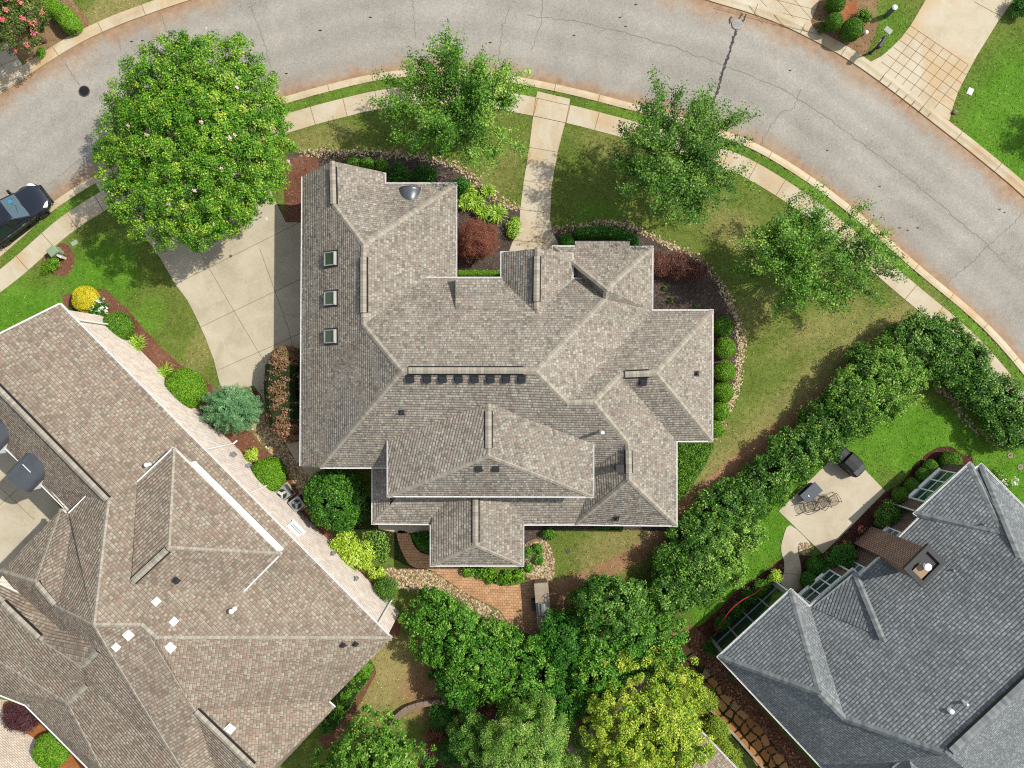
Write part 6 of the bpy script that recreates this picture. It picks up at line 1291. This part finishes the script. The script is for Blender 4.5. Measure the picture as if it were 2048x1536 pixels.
HD = ((1440, 1030, 48, 2.0, 0, 'hedge shrub beside the patio walk end, just above the bright green one'), (1468, 1065, 50, 2.2, 1, 'bright green hedge shrub nearest the patio'), (1400, 1085, 58, 2.4, 0, 'dark hedge shrub by the corner of the middle house'), (1432, 1120, 58, 2.4, 1, 'bright hedge shrub right of the dark shrub at the house corner'), (1362, 1140, 56, 2.3, 0, 'dark hedge shrub where the back lawn ends'), (1395, 1165, 48, 2.1, 0, 'hedge shrub on the garden side near the hoop bed'),
      (1493, 1000, 46, 1.9, 0, 'hedge shrub opposite the lower patio corner'), (1540, 950, 46, 1.9, 0, 'hedge shrub opposite the fire table'), (1590, 905, 50, 2.0, 0, 'hedge shrub opposite the covered grill'), (1640, 865, 46, 2.0, 0, 'dark hedge shrub just left of the pale twiggy ones'), (1690, 820, 52, 2.3, 0, 'hedge shrub next to the pale twiggy bulge'), (1740, 790, 66, 2.7, 1, 'large pale twiggy hedge shrub at the broad bulge'), (1788, 740, 64, 2.7, 1, 'large pale hedge shrub above the twiggy bulge'), (1728, 735, 40, 2.1, 0, 'dark hedge shrub on the lawn side of the bulge'),
      (1830, 690, 58, 2.4, 0, 'dark hedge shrub at the bend nearest the pavement'), (1885, 690, 52, 2.2, 0, 'dark hedge shrub just right of the bend'), (1925, 725, 52, 2.2, 0, 'dark hedge shrub touching the pavement below the bend'), (1955, 775, 46, 2.0, 0, 'hedge shrub midway along the pavement stretch'), (1995, 800, 46, 2.0, 0, 'hedge shrub in the pavement stretch above the last two'), (2012, 850, 44, 2.0, 0, 'hedge shrub inside the pavement stretch over the shaded lawn'), (2052, 850, 46, 2.0, 0, 'hedge shrub cut by the right edge of the picture'))
for i, (x, y, r, h, k, l) in enumerate(HD): bush(l, x, y, r*1.2, h, ('leaf_hedge', 'leaf_hedge_light')[k], 50+i, 'laurel_shrub', group=G2, ls=.12, lai=4.6 if not k else 3.8, cr=.3, per=70, amp=.2, zmin=-.45, bark='bark_pale' if k else 'bark')
# clipped balls along the east wall
G3 = 'clipped balls in the row along the east wall'
for i, (x, y, r, l) in enumerate(((1446, 653, 20, 'clipped ball nearest the dark empty mulch, first of the wall row'), (1450, 697, 21, 'clipped ball second in the wall row, half out of the shade'), (1449, 743, 22, 'clipped ball third in the wall row, beside the roof vent corner'), (1446, 784, 20.5, 'clipped ball fourth in the wall row'), (1440, 823, 19, 'clipped ball fifth in the wall row'), (1429, 858, 18, 'smallest clipped ball at the lower end of the wall row'))): ball(l, x, y, r, .95, 'leaf_box' if i else 'leaf_box_dark', 80+i, group=G3)
leafbed('low evergreen groundcover filling the corner below the east wall', [(1352, 882), (1390, 880), (1428, 884), (1420, 915), (1395, 958), (1356, 1004), (1346, 960)], .38, 'leaf_box_dark', 90, ls=.085)
# left neighbour's bed
ball('golden yellow rounded shrub at the top of the red mulch bed', 172, 598, 27, .95, 'leaf_yellow', 91, 'golden_shrub', ls=.05, fuzz=.06, amp=.06)
bush('dark leafy shrub with white flowers beside the golden shrub', 198, 616, 21, .8, 'leaf_deep', 92, ls=.08, petals=('petal_white', 16))
ball('dark clipped ball against the white brick wall', 234, 655, 31, 1.25, 'leaf_box_dark', 93, 'holly_shrub')
blades('spiky grass clump between the dark ball and the larger bright ball', 277, 686, 19, .55, 'leaf_day', 94)
blades('spiky grass clump touching the larger bright ball', 333, 747, 20, .55, 'leaf_day', 95)
ball('largest clipped bright green ball, beside the driveway tip', 370, 779, 42, 1.5, 'leaf_box', 96)
feather('blue green conifer shrub with drooping sprays between the houses', 463, 816, 61, 2.3, 'leaf_blue', 97, 'blue_conifer', nb=300, per=240, ls=.05, tipr=.12, ell=(1, .82))
bush('small lime variegated shrub in the red mulch', 503, 910, 16, .6, 'leaf_lime', 98, ls=.075)
ball('clipped bright ball beside the air conditioners', 538, 950, 35, 1.35, 'leaf_box', 99, 'boxwood_shrub')
hedge('clipped red and green hedge along the west wall of the middle house', [(566, 730), (563, 785), (574, 848)], 78, 1.9, 'leaf_redgreen', 100, 'red_hedge', False, .11, dens=2.8)
bush('dark glossy round holly at the corner of the middle house', 672, 998, 64, 2.5, 'leaf_holly_dark', 101, 'holly_tree', 'tree', ls=.105, lai=6.5, cr=.22, per=50, amp=.09, shell=.72, zmin=-.3)
hedge('dark juniper against the white wall near the golden shrub', [(140, 622), (158, 634)], 14, .5, 'leaf_deep', 102, 'juniper', False, .06, cat='shrub')
bush('small green shrub in the mulch below the green transformer box', 101, 530, 17, .55, 'leaf_box', 103, ls=.08, ell=(1.25, .8), rot=.5)
# front beds
for i, (x, y, r, l) in enumerate(((707, 327, 15, 'dark low ball beside the gable peak, first of three'), (735, 330, 15, 'dark low ball beside the gable peak, second of three'), (763, 333, 15, 'dark low ball farthest from the gable peak'))): ball(l, x, y, r, .8, 'leaf_box_dark', 110+i, group='dark low balls by the garage gable')
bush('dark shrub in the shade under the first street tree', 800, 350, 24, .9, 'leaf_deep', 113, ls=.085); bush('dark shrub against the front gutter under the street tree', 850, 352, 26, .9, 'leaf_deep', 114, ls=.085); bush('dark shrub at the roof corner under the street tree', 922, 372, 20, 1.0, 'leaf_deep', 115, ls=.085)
for i, (x, y, r, l) in enumerate(((935, 385, 20, 'daylily clump nearest the roof corner'), (952, 405, 20, 'daylily clump in the middle of the front bed'), (965, 425, 17, 'daylily clump just above the red maple'), (975, 383, 14, 'daylily clump beside the stone edging'), (993, 428, 22, 'daylily clump right of the red maple'), (928, 408, 15, 'daylily clump close to the east gutter'))): blades(l, x, y, r, .5, 'leaf_day', 120+i, 'daylily', group='daylilies in the front bed', n=190, wd=.045)
bush('lime green shrub beside the front walk', 1028, 455, 19, .6, 'leaf_day', 127, ls=.09, ell=(.8, 1.2))
full_tree('red_maple', 'small weeping red maple beside the front porch', 'tree', 955, 482, 1.1, (44, 42), .85, 'leaf_maple', 128, 5, .06, .35, .2, 90, .2, r0=.05, droop=.2)
hedge('low clipped green hedge against the porch gutter', [(920, 547), (1000, 547)], 13, .5, 'leaf_box', 129, 'boxwood_hedge')
hedge('dark clipped hedge curving round the front bay', [(1160, 466), (1205, 463), (1245, 470), (1268, 482)], 24, .8, 'leaf_deep', 130, 'clipped_hedge')
ball('small dark ball beside the curved clipped hedge', 1133, 482, 15, .6, 'leaf_deep', 131)
for i, (x, y, r, l) in enumerate(((1318, 528, 27, 'red leafed shrub touching the east gutter'), (1352, 533, 32, 'red leafed shrub in the middle of its group'), (1388, 540, 25, 'dull red shrub farthest from the house wall'))): bush(l, x, y, r, .9, 'leaf_red', 132+i, 'barberry_shrub', group='red shrubs in the dark mulch', ls=.07, asp=.45)
for i, (x, y) in enumerate(((1340, 600), (1395, 612), (1328, 577))): bush(('tiny seedling by the empty mulch centre', 'tiny seedling near the first clipped ball', 'tiny seedling below the red shrubs')[i], x, y, 6, .2, 'leaf_hedge', 136+i, 'seedling', 'plant', ls=.05, core=False, twigs=False)
# back garden
for i, (x, y, r, h, l) in enumerate(((690, 1088, 32, .9, 'lime leafed shrub nearest the round holly'), (716, 1112, 34, .9, 'lime leafed shrub in the middle of the white wall bed'), (753, 1144, 17, .6, 'small lime mound above the dark round shrub'))): bush(l, x, y, r, h, 'leaf_lime', 140+i, 'hydrangea_shrub', group='lime shrubs by the white wall', ls=.11, asp=.6)
bush('dark rounded shrub at the end of the white wall', 770, 1177, 26, 1.1, 'leaf_hedge', 144, ls=.06)
leafbed('ground ivy patch between the lime shrubs and the brick path', [(722, 1070), (748, 1062), (772, 1068), (780, 1096), (770, 1126), (754, 1122), (736, 1098)], .2, 'leaf_hedge_light', 145, 'ground_ivy', dens=1.2)
leafbed('shaded fern patch between the brick path and the garden room', [(824, 1068), (860, 1066), (862, 1108), (842, 1100), (828, 1084)], .35, 'leaf_deep', 146, 'fern_bed')
for i, (x, y, r, l) in enumerate(((938, 1142, 15, 'hosta at the left end of the row below the garden room'), (962, 1146, 15, 'hosta second in the row below the garden room'), (985, 1153, 16, 'hosta third in the row, set deepest into the paving'), (1010, 1156, 16, 'hosta fourth in the row below the garden room'), (1036, 1149, 16, 'hosta at the right end of the row near the stone counter'))): bush(l, x, y, r, .45, 'leaf_box', 150+i, 'hosta', 'plant', group='hostas below the garden room', ls=.13, asp=.6, core=False, twigs=False)
for i, (x, y, r, l) in enumerate(((1056, 1106, 13, 'small fern beside the east gutter of the garden room, upper'), (1058, 1134, 11, 'small fern beside the garden room gutter, lower'), (1075, 1098, 12, 'small shrub at the head of the pebble strip'), (1096, 1070, 15, 'green shrub in the shade below the south gutter'), (1078, 1118, 12, 'small leafy plant in the pebbles'))): bush(l, x, y, r, .5, 'leaf_holly', 156+i, 'fern', 'plant', ls=.08, core=False, twigs=False)
hedge('dark low shrub row under the south gutter', [(1195, 1054), (1240, 1054)], 14, .5, 'leaf_deep', 162, 'low_hedge', False, .08)
hedge('loose green hedge along the south-east wall of the white brick house', [(722, 1346), (702, 1375), (682, 1408)], 42, 1.3, 'leaf_box_dark', 163, 'loose_hedge', False, .09)
hedge('dark ragged shrubs at the lower corner of the white brick house', [(668, 1425), (655, 1450)], 40, 1.0, 'leaf_deep', 164, 'loose_hedge', False, .09)
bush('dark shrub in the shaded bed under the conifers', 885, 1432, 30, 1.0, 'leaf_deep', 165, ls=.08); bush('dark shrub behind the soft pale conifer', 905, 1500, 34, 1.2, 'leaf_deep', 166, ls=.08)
blades('amber dry grass clump in the shade', 872, 1480, 30, .7, 'leaf_maple', 167, n=220)
bush('purple leafed shrub in the lower left corner', 42, 1432, 36, 1.4, 'leaf_purple', 168, ls=.07); ball('clipped green ball at the lower left corner', 103, 1500, 37, 1.2, 'leaf_box', 169)
# right garden bed
G4 = 'clipped balls by the slate-roofed house'
for i, (x, y, r, h, l) in enumerate(((1901, 922, 21, .9, 'clipped ball at the top corner by the slate roof, largest of its row'), (1861, 934, 15, .7, 'clipped ball second from the top of the slate house bed'), (1846, 950, 15, .7, 'clipped ball third from the top of the slate house bed'), (1824, 971, 15.5, .75, 'clipped ball fourth from the top of the slate house bed'), (1800, 990, 17, .8, 'clipped ball at the lower end of the window row'))): ball(l, x, y, r, h, 'leaf_box_dark', 170+i, group=G4, ls=.05)
bush('leafy dark shrub between the window and the brick chimney', 1775, 1031, 29, 1.3, 'leaf_hedge', 176, ls=.08); bush('large dark shrub at the foot of the brick chimney', 1684, 1114, 32, 1.5, 'leaf_deep', 177, ls=.08)
for i, (x, y, r, l) in enumerate(((1630, 1131, 18, 'dark clipped mound left of the chimney shrub'), (1648, 1139, 16, 'dark clipped mound touching the chimney shrub'), (1618, 1160, 19, 'dark clipped mound below the other two, by the window'))): ball(l, x, y, r, .8, 'leaf_deep', 178+i, group='dark mounds beside the curved path')
bush('lime rose bush at the end of the curved path', 1550, 1150, 15, .8, 'leaf_lime', 182, 'rose_bush', ls=.07)
for i, (x, y, r, pt, l) in enumerate(((1523, 1178, 21, 1, 'rose bush next to the lime one'), (1500, 1197, 20, 0, 'dark rose bush in the middle of the hoop'), (1478, 1222, 19, 0, 'dark rose bush below the middle of the hoop'), (1447, 1248, 20, 0, 'dark rose bush at the low end of the hoop'), (1424, 1292, 20, 0, 'dark shrub at the near porch corner'), (1470, 1345, 14, 0, 'dark shrub against the side wall of the slate house'))): bush(l, x, y, r, .75, 'leaf_deep' if not pt else 'leaf_box_dark', 184+i, 'rose_bush', group='roses in the porch bed', ls=.07)
bush('pink flowering plant beside the doormat', 1541, 1173, 8, .4, 'leaf_hedge', 191, 'flower', 'plant', ls=.06, core=False, twigs=False, petals=('petal_coral', 14, .05))
for x, y, l, s in ((1722, 1060, 'coral flower alone in the brown mulch', 192), (1694, 1085, 'pink flower beside the chimney shrub', 193)): bush(l, x, y, 7, .3, 'leaf_deep', s, 'flower', 'plant', ls=.06, core=False, twigs=False, petals=('petal_coral', 7, .04))
bush('white hydrangea along the far eave of the slate house', 2003, 962, 20, .8, 'leaf_box', 194, 'hydrangea_shrub', ls=.08, ell=(1.6, .6), rot=-.8, petals=('petal_white', 22, .06))
for i, (x, y, r, l) in enumerate(((1440, 1400, 26, 'lime shrub at the top of the strip beside the flagstone path'), (1462, 1460, 30, 'lime shrub at the middle of the flagstone path'), (1480, 1512, 30, 'lime shrub at the bottom edge beside the flagstone path'), (1395, 1375, 26, 'lime shrub between the golden tree and the path edging'))): bush(l, x - 28, y, r, 1.0, 'leaf_golddark', 196+i, 'lime_shrub', group='lime shrubs along the flagstone path', ls=.075)
# far side of the road
for i, (x, y, r, h, l) in enumerate(((1671, 5, 19, 1.1, 'clipped bush at the top edge above the others in the kerb bed'), (1667, 45, 17, 1.1, 'clipped bush nearest the tiled driveway'), (1703, 60, 21, 1.3, 'largest clipped bush beside the white capped pipe'))): ball(l, x, y, r, h, 'leaf_box_dark', 204+i, group='clipped bushes in the kerb bed', ls=.05)
bush('loose leafy bush behind the largest clipped one', 1728, 33, 15, .8, 'leaf_box', 208, ls=.085); bush('shaded low shrub at the corner of the tiled driveway', 1640, 57, 12, .4, 'leaf_olive', 209, ls=.07, core=False)
hedge('clipped bean-shaped hedge in the upper left bed', [(90, 10), (118, 22), (136, 45)], 36, 1.0, 'leaf_box', 210, 'clipped_hedge')
bush('low yellow green plant below the coral flowering tree', 74, 74, 10, .35, 'leaf_golddark', 211, 'plant', 'plant', ls=.07, core=False, twigs=False); bush('low green plant at the kerb in the upper left corner', 80, 104, 11, .3, 'leaf_box', 212, 'plant', 'plant', ls=.07, core=False, twigs=False)
bush('dark shrub at the top right corner beside the driveway', 2040, 12, 22, .9, 'leaf_deep', 213, ls=.08)
